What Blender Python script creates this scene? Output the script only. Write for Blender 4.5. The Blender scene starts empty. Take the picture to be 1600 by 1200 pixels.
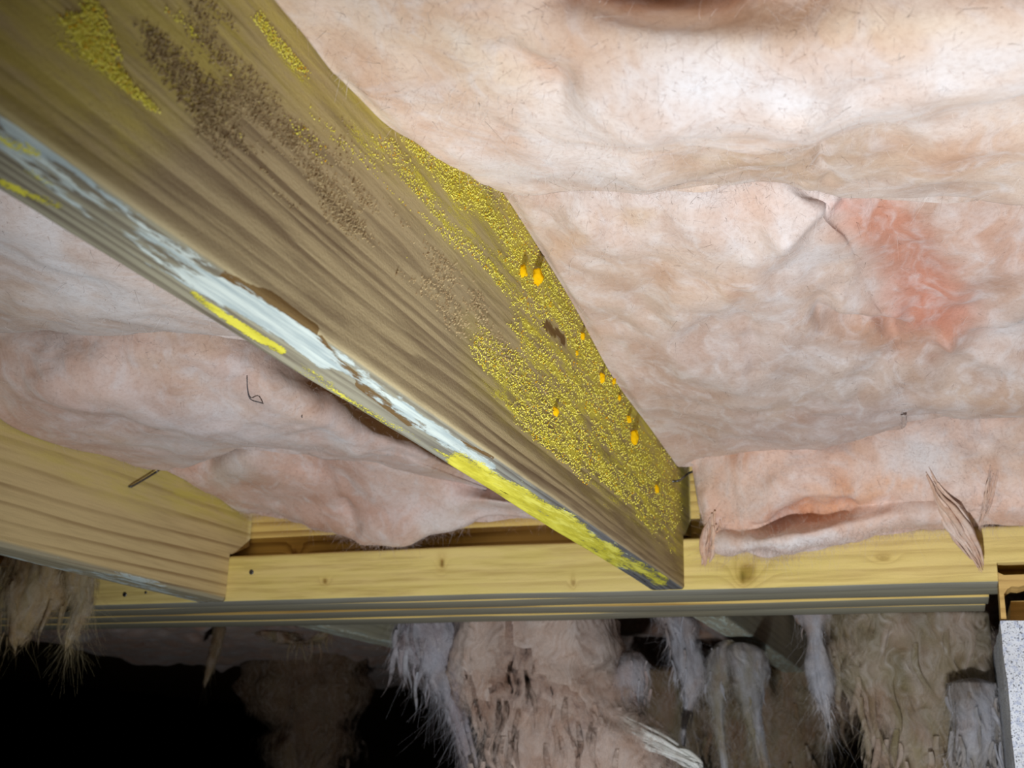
import bpy, math, random
import numpy as np
from mathutils import Matrix
random.seed(4); RNG = np.random.default_rng(11)
S = bpy.context.scene
COL = S.collection

# ------------------------------------------------------------------ camera, world, light, exposure
YAW, PITCH, ROLL, FPX = -.3491, .3113, .0238, 1880.0
cy_, sy_ = math.cos(YAW), math.sin(YAW); cp_, sp_ = math.cos(PITCH), math.sin(PITCH); cr_, sr_ = math.cos(ROLL), math.sin(ROLL)
_r = np.array([cy_, -sy_, 0.]); _f0 = np.array([sy_, cy_, 0.]); _z = np.array([0, 0, 1.])
FW = _f0*cp_ + _z*sp_; _u = -_f0*sp_ + _z*cp_
RT = _r*cr_ + _u*sr_; UP = -_r*sr_ + _u*cr_
cam = bpy.data.cameras.new('camera'); camo = bpy.data.objects.new('camera', cam); COL.objects.link(camo)
camo.matrix_world = Matrix([[RT[i], UP[i], -FW[i], 0.0] for i in range(3)] + [[0, 0, 0, 1]])
cam.sensor_fit = 'HORIZONTAL'; cam.sensor_width = 36.0; cam.lens = FPX/1600*36.0
cam.clip_start = .01; cam.clip_end = 50
cam.dof.use_dof = True; cam.dof.focus_distance = .60; cam.dof.aperture_fstop = 23.0
S.camera = camo; S.cycles.transparent_max_bounces = 28; S.cycles.max_bounces = 6; S.cycles.diffuse_bounces = 3
w = bpy.data.worlds.new('world'); S.world = w; w.use_nodes = True
w.node_tree.nodes['Background'].inputs[0].default_value = (.9, .95, 1, 1)
w.node_tree.nodes['Background'].inputs[1].default_value = .0
L = bpy.data.lights.new('work_lamp', 'SPOT'); Lo = bpy.data.objects.new('work_lamp', L); COL.objects.link(Lo)
LPOS = np.array([-.05, .15, -.37]); LAIM = np.array([.01, .84, .12])
L.energy = 24.0; L.color = (.965, .985, 1.0); L.shadow_soft_size = .014
L.spot_size = math.radians(120); L.spot_blend = .9
from mathutils import Vector
Lo.location = LPOS; Lo.rotation_euler = Vector(LAIM-LPOS).to_track_quat('-Z', 'Y').to_euler()
S.view_settings.view_transform = 'Standard'; S.view_settings.look = 'None'
S.view_settings.exposure = 0.0; S.view_settings.gamma = 1.0; S.view_settings.use_curve_mapping = False

# ------------------------------------------------------------------ measured layout (metres; camera eye at 0,0,0)
XM, H, YB, XL, ZL, TH = -.1923, .1382, .933, -.607, .179, .030
YG = .966                      # girder face behind the ledger
ZT = .300                      # underside of the subfloor
def ray(px, py):
    px = np.asarray(px, float); py = np.asarray(py, float)
    return FW + ((px-800)/FPX)[..., None]*RT - ((py-600)/FPX)[..., None]*UP
def atx(px, py, v): d = ray(px, py); return d*(v/d[..., 0])[..., None]
def aty(px, py, v): d = ray(px, py); return d*(v/d[..., 1])[..., None]
def atz(px, py, v): d = ray(px, py); return d*(v/d[..., 2])[..., None]
def proj(P):
    z = P@FW
    return 800+FPX*(P@RT)/z, 600-FPX*(P@UP)/z

# ------------------------------------------------------------------ numpy noise
def _h(i, j, k, s):
    n = (i*374761393 + j*668265263 + k*2147483647 + s*974634777) & 0xffffffff
    n = ((n ^ (n >> 13))*1274126177) & 0xffffffff
    return ((n ^ (n >> 16)) & 0xffff)/65535.0
def vnoise(P, s=0):
    P = np.asarray(P, float); I = np.floor(P).astype(np.int64); F = P-I; F = F*F*F*(F*(F*6-15)+10)
    i, j, k = I[..., 0], I[..., 1], I[..., 2]; r = 0
    for a in (0, 1):
        for b in (0, 1):
            for c in (0, 1):
                wgt = (F[..., 0] if a else 1-F[..., 0])*(F[..., 1] if b else 1-F[..., 1])*(F[..., 2] if c else 1-F[..., 2])
                r = r + wgt*_h(i+a, j+b, k+c, s)
    return r*2-1
def fbm(P, s=0, o=4, g=.5):
    r = 0; a = 1; t = 0
    for q in range(o):
        r = r + a*vnoise(P*(2.03**q)+q*7.3, s+q); t += a; a *= g
    return r/t
def sstep(a, b, x): t = np.clip((x-a)/(b-a), 0, 1); return t*t*(3-2*t)
def polymask(px, py, poly, soft):
    """1 inside a polygon, fading over soft"""
    n = len(poly); ins = np.zeros(px.shape, bool); d2 = np.full(px.shape, 1e12)
    for a in range(n):
        x1, y1 = poly[a]; x2, y2 = poly[(a+1) % n]
        c = ((y1 > py) != (y2 > py)) & (px < (x2-x1)*(py-y1)/((y2-y1) or 1e-9)+x1); ins ^= c
        ex, ey = x2-x1, y2-y1; t = np.clip(((px-x1)*ex+(py-y1)*ey)/(ex*ex+ey*ey+1e-9), 0, 1)
        d2 = np.minimum(d2, (px-x1-t*ex)**2+(py-y1-t*ey)**2)
    d = np.sqrt(d2)*np.where(ins, 1, -1)
    return sstep(-soft, soft, d)
def segdist(px, py, a, b):
    ex, ey = b[0]-a[0], b[1]-a[1]; t = np.clip(((px-a[0])*ex+(py-a[1])*ey)/(ex*ex+ey*ey+1e-9), 0, 1)
    return np.hypot(px-a[0]-t*ex, py-a[1]-t*ey)

# ------------------------------------------------------------------ materials
def lin(c):
    return tuple(((v/255)/12.92 if v <= 10 else (((v/255)+.055)/1.055)**2.4) for v in c)
class NT:
    def __init__(s, name):
        s.m = bpy.data.materials.new(name); s.m.use_nodes = True; s.t = s.m.node_tree
        s.t.nodes.clear(); s.out = s.n('ShaderNodeOutputMaterial')
    def n(s, ty, **k):
        o = s.t.nodes.new(ty)
        for a, b in k.items(): setattr(o, a, b)
        return o
    def l(s, a, b): s.t.links.new(a, b)
    def put(s, sock, v):
        if hasattr(v, 'links'): s.l(v, sock)
        elif isinstance(v, tuple) and len(v) == 3 and sock.type == 'RGBA': sock.default_value = v+(1,)
        else: sock.default_value = v
    def math(s, op, a, b=0.0, c=None, clamp=False):
        o = s.n('ShaderNodeMath', operation=op, use_clamp=clamp); s.put(o.inputs[0], a); s.put(o.inputs[1], b)
        if c is not None: s.put(o.inputs[2], c)
        return o.outputs[0]
    def ss(s, x, a, b, lo=0., hi=1.):
        o = s.n('ShaderNodeMapRange', interpolation_type='SMOOTHSTEP'); s.put(o.inputs[0], x); s.put(o.inputs[1], a); s.put(o.inputs[2], b); s.put(o.inputs[3], lo); s.put(o.inputs[4], hi); return o.outputs[0]
    def mix(s, f, a, b, mode='MIX'):
        o = s.n('ShaderNodeMix', data_type='RGBA', blend_type=mode); s.put(o.inputs[0], f); s.put(o.inputs[6], a); s.put(o.inputs[7], b); return o.outputs[2]
    def attr(s, name, col=False):
        o = s.n('ShaderNodeAttribute', attribute_name=name); return o.outputs['Color' if col else 'Fac']
    def vec(s, scale):
        o = s.n('ShaderNodeTexCoord'); m = s.n('ShaderNodeMapping'); s.l(o.outputs['Object'], m.inputs[0]); m.inputs['Scale'].default_value = scale; return m.outputs[0]
    def noise(s, v, sc, det=4, rough=.55, dist=0., out='Fac'):
        o = s.n('ShaderNodeTexNoise'); s.l(v, o.inputs['Vector']); o.inputs['Scale'].default_value = sc; o.inputs['Detail'].default_value = det; o.inputs['Roughness'].default_value = rough; o.inputs['Distortion'].default_value = dist; return o.outputs[out]
    def vor(s, v, sc):
        o = s.n('ShaderNodeTexVoronoi'); s.l(v, o.inputs['Vector']); o.inputs['Scale'].default_value = sc; return o.outputs['Distance']
    def bump(s, h, dist, st=1.):
        o = s.n('ShaderNodeBump'); s.l(h, o.inputs['Height']); o.inputs['Distance'].default_value = dist; o.inputs['Strength'].default_value = st; return o.outputs[0]
    def bsdf(s, col, rough=.9, nrm=None, spec=.2, alpha=None, sheen=0.):
        o = s.n('ShaderNodeBsdfPrincipled'); s.put(o.inputs['Base Color'], col); s.put(o.inputs['Roughness'], rough); o.inputs['Specular IOR Level'].default_value = spec
        if nrm is not None: s.l(nrm, o.inputs['Normal'])
        if alpha is not None: s.put(o.inputs['Alpha'], alpha)
        if sheen: o.inputs['Sheen Weight'].default_value = sheen
        s.l(o.outputs[0], s.out.inputs[0]); return o

def wood(name, axis, base, dark, lines=.5, linesharp=(.35, .8), streak=.35, rough=.8, spec=.25, mold=False, dust=None, fresh=None):
    """sawn timber: growth lines from the 'ring' attribute, streaks along the length; mould from masks 'wm','ym','bm','dm'"""
    T = NT(name)
    st = [260., 260., 260.]; st[axis] = 14.; v = T.vec(tuple(st)); n1 = T.noise(v, 1., 5, .6)
    st = [60., 60., 60.]; st[axis] = 3.; n2 = T.noise(T.vec(tuple(st)), 1., 3, .5)
    vf = T.vec((900., 900., 900.)); n3 = T.noise(vf, 1., 2, .6)
    big = T.noise(T.vec((9., 9., 9.)), 1., 3, .5)
    ring = T.math('ADD', T.attr('ring'), T.math('MULTIPLY', T.math('SUBTRACT', n2, .5), .55))
    saw = T.math('FRACT', ring)
    ln = T.math('MULTIPLY', T.ss(saw, linesharp[0], linesharp[1]), T.ss(saw, 1.0, .93))
    amp = T.ss(T.noise(T.vec(tuple([25. if q != axis else 4. for q in range(3)])), 1., 3, .5), .3, .65, .25, 1.)
    c = T.mix(T.math('MULTIPLY', T.math('MULTIPLY', ln, amp), T.math('MULTIPLY', T.attr('lw'), lines)), base, dark)
    c = T.mix(T.math('MULTIPLY', T.ss(n1, .42, .7), streak), c, dark)
    c = T.mix(T.ss(big, .4, .65, 0., .25), c, fresh or base)
    c = T.mix(1.0, c, T.attr('Col', True), 'MULTIPLY')
    h = T.math('ADD', T.math('MULTIPLY', n1, .6), T.math('MULTIPLY', n3, .4))
    if mold:
        st = [150., 150., 150.]; st[axis] = 26.; nm = T.noise(T.vec(tuple(st)), 1., 6, .68)
        nd = T.math('SUBTRACT', nm, .5)
        brown = T.ss(T.math('ADD', T.attr('bm'), T.math('MULTIPLY', nd, 1.2)), .5, .56)
        c = T.mix(T.math('MULTIPLY', brown, .85), c, lin((112, 82, 38)))
        white = T.ss(T.math('ADD', T.attr('wm'), T.math('MULTIPLY', nd, 1.9)), .46, .62)
        wc = T.mix(T.ss(n1, .35, .65), lin((178, 194, 196)), lin((228, 240, 234)))
        c = T.mix(T.math('MULTIPLY', white, .92), c, wc)
        gr = T.vor(T.vec((1100., 1100., 1100.)), 1.)
        yel = T.ss(T.math('ADD', T.attr('ym'), T.math('ADD', T.math('MULTIPLY', nd, 1.7), T.math('MULTIPLY', T.math('SUBTRACT', .42, gr), .45))), .45, .62)
        yc = T.mix(T.ss(nm, .4, .62), lin((212, 202, 56)), lin((246, 238, 84)))
        c = T.mix(T.math('MULTIPLY', yel, .9), c, yc)
        dust_ = T.attr('dm')
        c = T.mix(T.math('MULTIPLY', dust_, T.ss(nm, .35, .62, .3, .95)), c, lin((226, 214, 92)))
        h = T.math('ADD', h, T.math('ADD', T.math('MULTIPLY', yel, 1.2), T.math('MULTIPLY', white, .5)))
    T.bsdf(c, rough, T.bump(h, .0009, .55), spec)
    return T.m

def wool(name, wispy=False, tint=(1, 1, 1)):
    """glass wool: colour from 'Col', fibre mottling and felted relief"""
    T = NT(name)
    o = T.n('ShaderNodeTexCoord').outputs['Object']
    warp = T.n('ShaderNodeVectorMath', operation='SCALE'); T.l(T.noise(o, 22., 2, .5, 0, 'Color'), warp.inputs[0]); warp.inputs[3].default_value = .07
    add = T.n('ShaderNodeVectorMath', operation='ADD'); T.l(o, add.inputs[0]); T.l(warp.outputs[0], add.inputs[1])
    m1 = T.n('ShaderNodeMapping'); T.l(add.outputs[0], m1.inputs[0]); m1.inputs['Scale'].default_value = (90, 48, 90) if not wispy else (150, 150, 14)
    m2 = T.n('ShaderNodeMapping'); T.l(add.outputs[0], m2.inputs[0]); m2.inputs['Scale'].default_value = (560, 300, 560) if not wispy else (900, 900, 60)
    m2.inputs['Rotation'].default_value = (0, 0, .5) if not wispy else (0, 0, 0)
    a = T.noise(m1.outputs[0], 1., 4, .5, .2); b = T.noise(m2.outputs[0], 1., 4, .65); f = T.noise(o, 1500., 2, .6); cl = T.noise(o, 40., 4, .6, .4)
    c = T.attr('Col', True)
    m3 = T.n('ShaderNodeMapping'); T.l(o, m3.inputs[0]); m3.inputs['Scale'].default_value = (38, 19, 38); mo = T.noise(m3.outputs[0], 1., 4, .5, .3)
    c = T.mix(T.ss(mo, .4, .72, 0., .6), c, T.mix(1.0, c, lin((228, 202, 180)), 'MULTIPLY'))
    c = T.mix(T.ss(a, .4, .8, 0., .45), c, lin((240, 238, 242)))
    f2 = T.noise(o, 420., 4, .7); c = T.mix(T.ss(f2, .4, .75, 0., .35), c, T.mix(1.0, c, lin((206, 190, 178)), 'MULTIPLY'))
    c = T.mix(T.ss(cl, .52, .75, 0., .35), c, T.mix(1.0, c, lin((232, 208, 188)), 'MULTIPLY'))
    c = T.mix(T.ss(b, .56, .74, 0., .28), c, T.mix(1.0, c, lin((196, 172, 156)), 'MULTIPLY'))
    c = T.mix(T.ss(f, .7, .8, 0., .7), c, lin((252, 252, 255)))
    sp = T.noise(o, 620., 2, .5); c = T.mix(T.ss(sp, .74, .77, 0., .5), c, lin((110, 86, 70)))
    c = T.mix(.08, c, lin((206, 200, 198)))
    h = T.math('ADD', T.math('MULTIPLY', a, .5), T.math('ADD', T.math('MULTIPLY', b, .35), T.math('ADD', T.math('MULTIPLY', f2, .5), T.math('MULTIPLY', f, .2))))
    al = None
    if wispy:
        al = T.ss(T.math('ADD', T.attr('al'), T.math('ADD', T.math('MULTIPLY', T.math('SUBTRACT', a, .5), 1.1), T.math('MULTIPLY', T.math('SUBTRACT', b, .5), .4))), .15, 1.05)
    nrm = T.bump(h, .001, .12 if wispy else .5)
    if not wispy:
        bs = T.bsdf(c, 1.0, nrm, .05, None, .15)
        return T.m
    d = T.n('ShaderNodeBsdfDiffuse'); T.l(c, d.inputs[0]); T.l(nrm, d.inputs['Normal'])
    tl = T.n('ShaderNodeBsdfTranslucent'); T.l(c, tl.inputs[0]); tr = T.n('ShaderNodeBsdfTransparent')
    m = T.n('ShaderNodeMixShader'); m.inputs[0].default_value = .35; T.l(d.outputs[0], m.inputs[1]); T.l(tl.outputs[0], m.inputs[2])
    m2 = T.n('ShaderNodeMixShader'); T.l(al, m2.inputs[0]); T.l(tr.outputs[0], m2.inputs[1]); T.l(m.outputs[0], m2.inputs[2]); T.l(m2.outputs[0], T.out.inputs[0])
    return T.m

def plain(name, c, rough=.7, metal=0., spec=.3, bumpsc=0., var=.25, attrcol=False):
    T = NT(name); o = T.n('ShaderNodeTexCoord').outputs['Object']
    n = T.noise(o, 300. if not bumpsc else bumpsc, 4, .6)
    base = T.attr('Col', True) if attrcol else c
    cc = T.mix(T.ss(n, .35, .7, 0., var), base, tuple(v*.5 for v in c))
    b = T.bsdf(cc, rough, T.bump(n, .0006, .5), spec); b.inputs['Metallic'].default_value = metal
    return T.m

M = {}
M['joist'] = wood('weathered_joist', 1, lin((204, 188, 148)), lin((104, 82, 64)), .75, (.3, .85), .6, .92, .06, mold=True)
M['joist_left'] = wood('yellow_joist', 1, lin((226, 204, 152)), lin((150, 118, 78)), .75, (.62, .9), .25, .9, .1, mold=True)
M['ledger'] = wood('ledger_pine', 0, lin((246, 222, 148)), lin((172, 136, 76)), .3, (.4, .9), .5, spec=.2, mold=True)
M['ply'] = wood('girder_pine', 0, lin((244, 212, 128)), lin((140, 92, 34)), .75, (.35, .9), .25)
M['grey'] = wood('grey_joist', 1, lin((188, 186, 170)), lin((128, 122, 108)), .4, (.3, .9), .4, mold=True)
M['shim'] = wood('shim_wood', 0, lin((226, 190, 120)), lin((130, 86, 40)), .4, (.3, .9), .4)
M['wool'] = wool('glass_wool')
M['wisp'] = wool('glass_wool_wisps', True)
M['grain'] = plain('mold_grains', lin((220, 205, 60)), .95, spec=.05, var=.1, attrcol=True)
M['fuzz'] = plain('fuzz_grains', lin((150, 120, 80)), .95, spec=.05, var=.2, attrcol=True)
M['fibre'] = plain('fibres', lin((235, 225, 220)), .7, spec=.3, var=.1, attrcol=True)
M['clump'] = plain('orange_mold', lin((248, 196, 10)), .9, spec=.1, var=.25)
M['steel'] = plain('dull_steel', lin((120, 122, 128)), .4, .9, .5)
M['thread'] = plain('dark_thread', lin((96, 92, 96)), .8)
M['soil'] = plain('dark_soil', lin((58, 46, 34)), 1., bumpsc=20., var=.6)
M['subfloor'] = plain('subfloor_board', lin((150, 116, 70)), .9, bumpsc=12.)
def stone():
    T = NT('speckled_concrete'); o = T.n('ShaderNodeTexCoord').outputs['Object']
    n = T.noise(o, 330., 3, .65); n2 = T.noise(o, 900., 2, .6); n3 = T.noise(o, 30., 3, .5)
    c = T.mix(T.ss(n, .5, .64, 0., .8), lin((236, 243, 255)), lin((186, 198, 226)))
    c = T.mix(T.ss(n2, .57, .64, 0., .95), c, lin((52, 56, 70)))
    c = T.mix(T.ss(n3, .45, .7, 0., .15), c, lin((150, 140, 120)))
    T.bsdf(c, .9, T.bump(n, .0012, .6), .2); return T.m
M['stone'] = stone()

# ------------------------------------------------------------------ objects
def tag(o, label=None, cat=None, group=None, kind=None):
    for k, v in (('label', label), ('category', cat), ('group', group), ('kind', kind)):
        if v: o[k] = v
    return o
def empty(name, loc, label=None, cat=None, group=None):
    o = bpy.data.objects.new(name, None); COL.objects.link(o); o.location = loc; o.empty_display_size = .01
    return tag(o, label, cat, group)
def mesh(name, V, F, mat, parent=None, attrs=None, col=None, smooth=True):
    """V in world metres; the object is placed relative to its parent's base point"""
    V = np.asarray(V, float)
    me = bpy.data.meshes.new(name)
    off = np.array(parent_world(parent)) if parent is not None else V.mean(0)*0 + np.array([V[:, 0].mean(), V[:, 1].mean(), V[:, 2].min()])
    F4 = F if isinstance(F, list) else F.tolist()
    nv = len(V); me.vertices.add(nv); me.vertices.foreach_set('co', (V-off).astype(np.float32).ravel())
    lens = np.array([len(f) for f in F4], np.int32); flat = np.concatenate([np.asarray(f, np.int32) for f in F4]) if len(set(lens.tolist())) > 1 else np.asarray(F4, np.int32).ravel()
    me.loops.add(len(flat)); me.loops.foreach_set('vertex_index', flat)
    me.polygons.add(len(lens)); st = np.concatenate([[0], np.cumsum(lens)[:-1]]).astype(np.int32)
    me.polygons.foreach_set('loop_start', st)
    me.polygons.foreach_set('use_smooth', np.full(len(lens), smooth))
    me.update(calc_edges=True)
    if col is None: col = np.ones((nv, 3))
    a = me.color_attributes.new('Col', 'FLOAT_COLOR', 'POINT'); a.data.foreach_set('color', np.concatenate([np.broadcast_to(col, (nv, 3)), np.ones((nv, 1))], 1).astype(np.float32).ravel())
    if attrs and 'ring' in attrs and 'lw' not in attrs: attrs['lw'] = 1.0
    for k, v in (attrs or {}).items():
        t = me.attributes.new(k, 'FLOAT', 'POINT'); t.data.foreach_set('value', np.broadcast_to(np.asarray(v, np.float32), (nv,)).copy())
    me.materials.append(mat); me.validate()
    o = bpy.data.objects.new(name, me); COL.objects.link(o)
    if parent is None: o.location = off
    else: o.parent = parent
    return o
def parent_world(p):
    v = Vector((0, 0, 0))
    while p is not None: v = v + p.location; p = p.parent
    return v
def gridF(n, m, off=0, wrap=False):
    i = np.arange(n-1)[:, None]; j = np.arange(m if wrap else m-1)[None, :]; j2 = (j+1) % m
    return (np.stack([i*m+j, i*m+j2, (i+1)*m+j2, (i+1)*m+j], -1).reshape(-1, 4)+off)
def box(x0, x1, y0, y1, z0, z1, b=.0012):
    """chamfered box, 24 verts"""
    V = []; F = []
    X = (x0, x1); Y = (y0, y1); Z = (z0, z1)
    idx = {}
    for i in (0, 1):
        for j in (0, 1):
            for k in (0, 1):
                sx, sy, sz = (1, -1)[i], (1, -1)[j], (1, -1)[k]
                for ax in range(3):
                    p = [X[i]+sx*b, Y[j]+sy*b, Z[k]+sz*b]; p[ax] = (X[i], Y[j], Z[k])[ax]
                    idx[(i, j, k, ax)] = len(V); V.append(p)
    def q(*a): F.append([idx[t] for t in a])
    for s in (0, 1):
        q((s, 0, 0, 0), (s, 1, 0, 0), (s, 1, 1, 0), (s, 0, 1, 0)); q((0, s, 0, 1), (1, s, 0, 1), (1, s, 1, 1), (0, s, 1, 1)); q((0, 0, s, 2), (1, 0, s, 2), (1, 1, s, 2), (0, 1, s, 2))
    for a in (0, 1):
        for c in (0, 1):
            q((a, c, 0, 0), (a, c, 1, 0), (a, c, 1, 1), (a, c, 0, 1)); q((a, 0, c, 0), (a, 1, c, 0), (a, 1, c, 2), (a, 0, c, 2)); q((0, a, c, 1), (1, a, c, 1), (1, a, c, 2), (0, a, c, 2))
    for i in (0, 1):
        for j in (0, 1):
            for k in (0, 1): F.append([idx[(i, j, k, 0)], idx[(i, j, k, 1)], idx[(i, j, k, 2)]])
    return np.array(V), F

# ------------------------------------------------------------------ structure: ground, subfloor, far walls
def sheet(name, x0, x1, y0, y1, z, th, mat, amp=0.):
    nx, ny = 60, 90
    gx, gy = np.meshgrid(np.linspace(x0, x1, nx), np.linspace(y0, y1, ny)); P = np.stack([gx, gy, gx*0], -1)
    P[..., 2] = z + amp*fbm(P*3.1+5, 3)
    B = P.copy(); B[..., 2] = z-th if th > 0 else z-th
    V = np.concatenate([P.reshape(-1, 3), B.reshape(-1, 3)]); F = np.concatenate([gridF(ny, nx), gridF(ny, nx, ny*nx)[:, ::-1]])
    o = mesh(name, V, F, mat); o['kind'] = 'structure'; return o
sheet('floor', -3.5, 2.5, -1.2, 6.0, -.52, .06, M['soil'], .05)
sheet('ceiling', -3.5, 2.5, -1.2, 6.0, ZT, -.02, M['subfloor'])
V, F = box(-3.5, 2.5, 5.9, 6.0, -.6, ZT-.001); o = mesh('wall_back', V, F, M['soil'], smooth=False); o['kind'] = 'structure'

# ------------------------------------------------------------------ timber
SIDE_N, BOT_N = 70, 30
def joist_mesh(xr, y0, y1, ny, tongue=None, chamf=0., wane=.004, seed=0, ringf=None):
    """lofted joist with rounded arrises; right side face at xr; returns verts, faces and face coordinates"""
    r = .0028
    prof = []                                        # (x offset from right face, z above bottom, kind)
    hgt = ZT-.001-H
    for t in np.linspace(1, 0, SIDE_N): prof.append((0, r+(hgt-r)*t))
    for a in np.linspace(0, math.pi/2, 6)[1:-1]: prof.append((-r+r*math.cos(a), r-r*math.sin(a)))
    rw = r+wane
    for t in np.linspace(0, 1, BOT_N): prof.append((-r-(TH-r-rw)*t, 0))
    for a in np.linspace(0, math.pi/2, 7)[1:-1]: prof.append((-TH+rw-rw*math.sin(a), rw-rw*math.cos(a)))
    for t in np.linspace(0, 1, 12): prof.append((-TH, rw+(hgt-rw)*t))
    prof = np.array(prof); ys = np.linspace(y0, y1, ny)
    V = np.zeros((ny, len(prof), 3)); V[..., 0] = xr+prof[:, 0]; V[..., 1] = ys[:, None]; V[..., 2] = H+prof[:, 1]
    left = prof[:, 0] < -TH*.8
    wv = fbm(np.stack([ys*9, ys*0+seed, ys*0], -1), seed)
    V[..., 0] += np.where((prof[:, 0] < -TH*.7) & (prof[:, 1] < rw*1.01), 1, 0)*(wv[:, None]*.0015)
    V[..., 2] += fbm(V*np.array([90, 12, 90])+seed, seed+5, 3)*.0005*(prof[:, 1] < hgt*.98)
    if tongue:
        zb, ye = tongue
        ext = [(y1+.0004, zb), (y1+.004, zb+.0005)]+[(y1+.004+(ye-y1-.004)*t, zb+.0005+chamf*t) for t in (.25, .5, .75, 1.)]
        E = []
        for yy, zz in ext:
            R_ = V[-1].copy(); R_[:, 1] = yy; R_[:, 2] = np.maximum(R_[:, 2], zz); E.append(R_)
        V = np.concatenate([V, np.array(E)])
    n, m = V.shape[:2]
    F = gridF(n, m, wrap=True).tolist()
    F.append(list(range(m))); F.append([(n-1)*m+q for q in range(m)][::-1])
    P = V.reshape(-1, 3)
    return P, F

def joist_attrs(P, xr, seed, sidek, curv):
    """growth-ring coordinate, in rings"""
    d = np.hypot((P[:, 0]-(xr-.2*curv)), (P[:, 2]-(H-.012)) + .012*np.sin(P[:, 1]*3+seed))
    return d*sidek + .35*fbm(P*np.array([20, 2.2, 20]), seed, 3)

# main joist -------------------------------------------------------------
mainj = empty('floor_joist', (XM-TH/2, .3, H), 'weathered brown floor joist crossing the picture, caked with yellow and white mold', 'joist', 'floor joists')
P, F = joist_mesh(XM, -.45, YB-.0006, 640, (ZL+.002, YG-.002), .004, .003, 2)
px, py = proj(np.where((P@FW)[:, None] > .02, P, FW*.1))
vis = (P[:, 1] > .12)
onside = (P[:, 0] > XM-.0009) & vis; onbot = (P[:, 2] < H+.004) & ~onside & vis
u_side = (P[:, 2]-H)
ring = (P[:, 2]-H)*135*(1+.15*np.sin(P[:, 1]*4)) + (P[:, 0]-XM)*190 + 1.5*fbm(P*np.array([60, 1.6, 60]), 4, 3) + .5*fbm(P*np.array([14, 5, 14]), 6, 3)
lw = .15+.85*sstep(.085, .045, P[:, 2]-H)
YPOLY = [[(465, 130), (545, 185), (620, 205), (770, 290), (880, 430), (955, 560), (1005, 680), (1065, 760), (1062, 880), (985, 815), (900, 745), (800, 665), (745, 600), (735, 500), (800, 540), (790, 470), (705, 390), (640, 310), (560, 230)],
         [(330, 0), (420, 0), (480, 90), (520, 140), (470, 150), (400, 80)],
         [(60, 0), (150, 0), (205, 80), (265, 185), (215, 180), (150, 140), (80, 110)]]
ym = np.zeros(len(P)); dm = np.zeros(len(P)); wm = np.zeros(len(P)); bm = np.zeros(len(P))
for q, (pl, st) in enumerate(zip(YPOLY, (.5, .34, .3))): ym = np.maximum(ym, st*polymask(px, py, pl, 30)*onside)
BAND = [(520, 120), (640, 180), (800, 270), (920, 430), (1000, 560), (1050, 690), (1090, 770), (1060, 860), (1010, 760), (930, 640), (850, 510), (760, 380), (660, 290)]
dm = .95*polymask(px, py, BAND, 40)*onside; dm = np.maximum(dm, .5*polymask(px, py, YPOLY[0], 40)*onside)
dm = np.maximum(dm, .55*polymask(px, py, [(-50, -100), (430, -100), (560, 170), (700, 270), (620, 270), (400, 120), (200, 260), (-50, 150)], 60)*onside)
WB = [(-40, 150), (60, 195), (160, 262), (300, 350), (420, 430), (500, 510), (640, 625), (790, 730), (900, 800), (1050, 910), (980, 900), (800, 775), (600, 640), (500, 575), (330, 480), (200, 400), (60, 290), (-40, 240)]
wm = .5*polymask(px, py, WB, 14)*onbot
wm = np.maximum(wm, .85*polymask(px, py, [(300, 432), (350, 432), (400, 462), (470, 500), (520, 548), (560, 590), (500, 575), (430, 525), (330, 470)], 10)*onbot)
wm = np.maximum(wm, .8*polymask(px, py, [(0, 170), (70, 205), (160, 275), (150, 300), (60, 240), (0, 205)], 14)*onbot)
wm = np.maximum(wm, .75*polymask(px, py, [(600, 610), (680, 660), (790, 735), (760, 735), (680, 690), (610, 640)], 8)*onbot)
wm = np.maximum(wm, .6*polymask(px, py, [(800, 750), (960, 850), (1000, 880), (930, 845), (830, 775)], 8)*(onbot | (P[:, 2] < H+.006)))
for a, b, ww, st in (((300, 458), (360, 500), 6, .75), ((360, 500), (440, 548), 8, .85), ((470, 570), (520, 600), 5, .55), ((0, 285), (95, 322), 8, .7), ((0, 215), (60, 240), 10, .5), ((0, 250), (80, 285), 9, .45), ((0, 330), (60, 350), 8, .6),
                     ((715, 725), (800, 775), 20, .95), ((800, 775), (900, 835), 24, .95), ((900, 835), (960, 870), 17, .85), ((960, 870), (1035, 905), 12, .7), ((460, 575), (700, 715), 5, .5)):
    ym = np.maximum(ym, st*sstep(ww*1.7, ww*.3, segdist(px, py, a, b))*onbot)
near = (P[:, 2] < H+.02) & vis
for a, b, ww, st in (((350, 432), (420, 465), 9, .8), ((420, 465), (490, 515), 10, .9), ((500, 530), (520, 560), 7, .9), ((520, 560), (560, 590), 6, .9), ((560, 600), (640, 660), 7, .75), ((640, 655), (720, 700), 6, .7), ((160, 285), (350, 420), 7, .42), ((720, 690), (770, 715), 3, .7)):
    bm = np.maximum(bm, st*sstep(ww*1.5, ww*.5, segdist(px, py, a, b))*near)
kn_ = sstep(15, 4, segdist(px+9*fbm(P*160, 91, 3), py+9*fbm(P*160+5, 92, 3), (858, 508), (878, 532))-4*fbm(P*90, 93, 2))*onside; bm = np.maximum(bm, .72*kn_); dm = dm*(1-kn_); ym = ym*(1-kn_)
grey = sstep(.010, .0, P[:, 2]-H)
c = np.ones((len(P), 3)); c = c*(1-.0*grey[:, None])
fz_ = sstep(.3, .75, P[:, 1])[:, None]; c = c*(1-onbot[:, None]*(np.array([.34, .26, .1])*(1-fz_)+np.array([.55, .42, .02])*fz_))
mix = sstep(.45, .8, P[:, 1])[:, None]; c = c*(1-mix*np.array([.18, .22, .2]))
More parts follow.
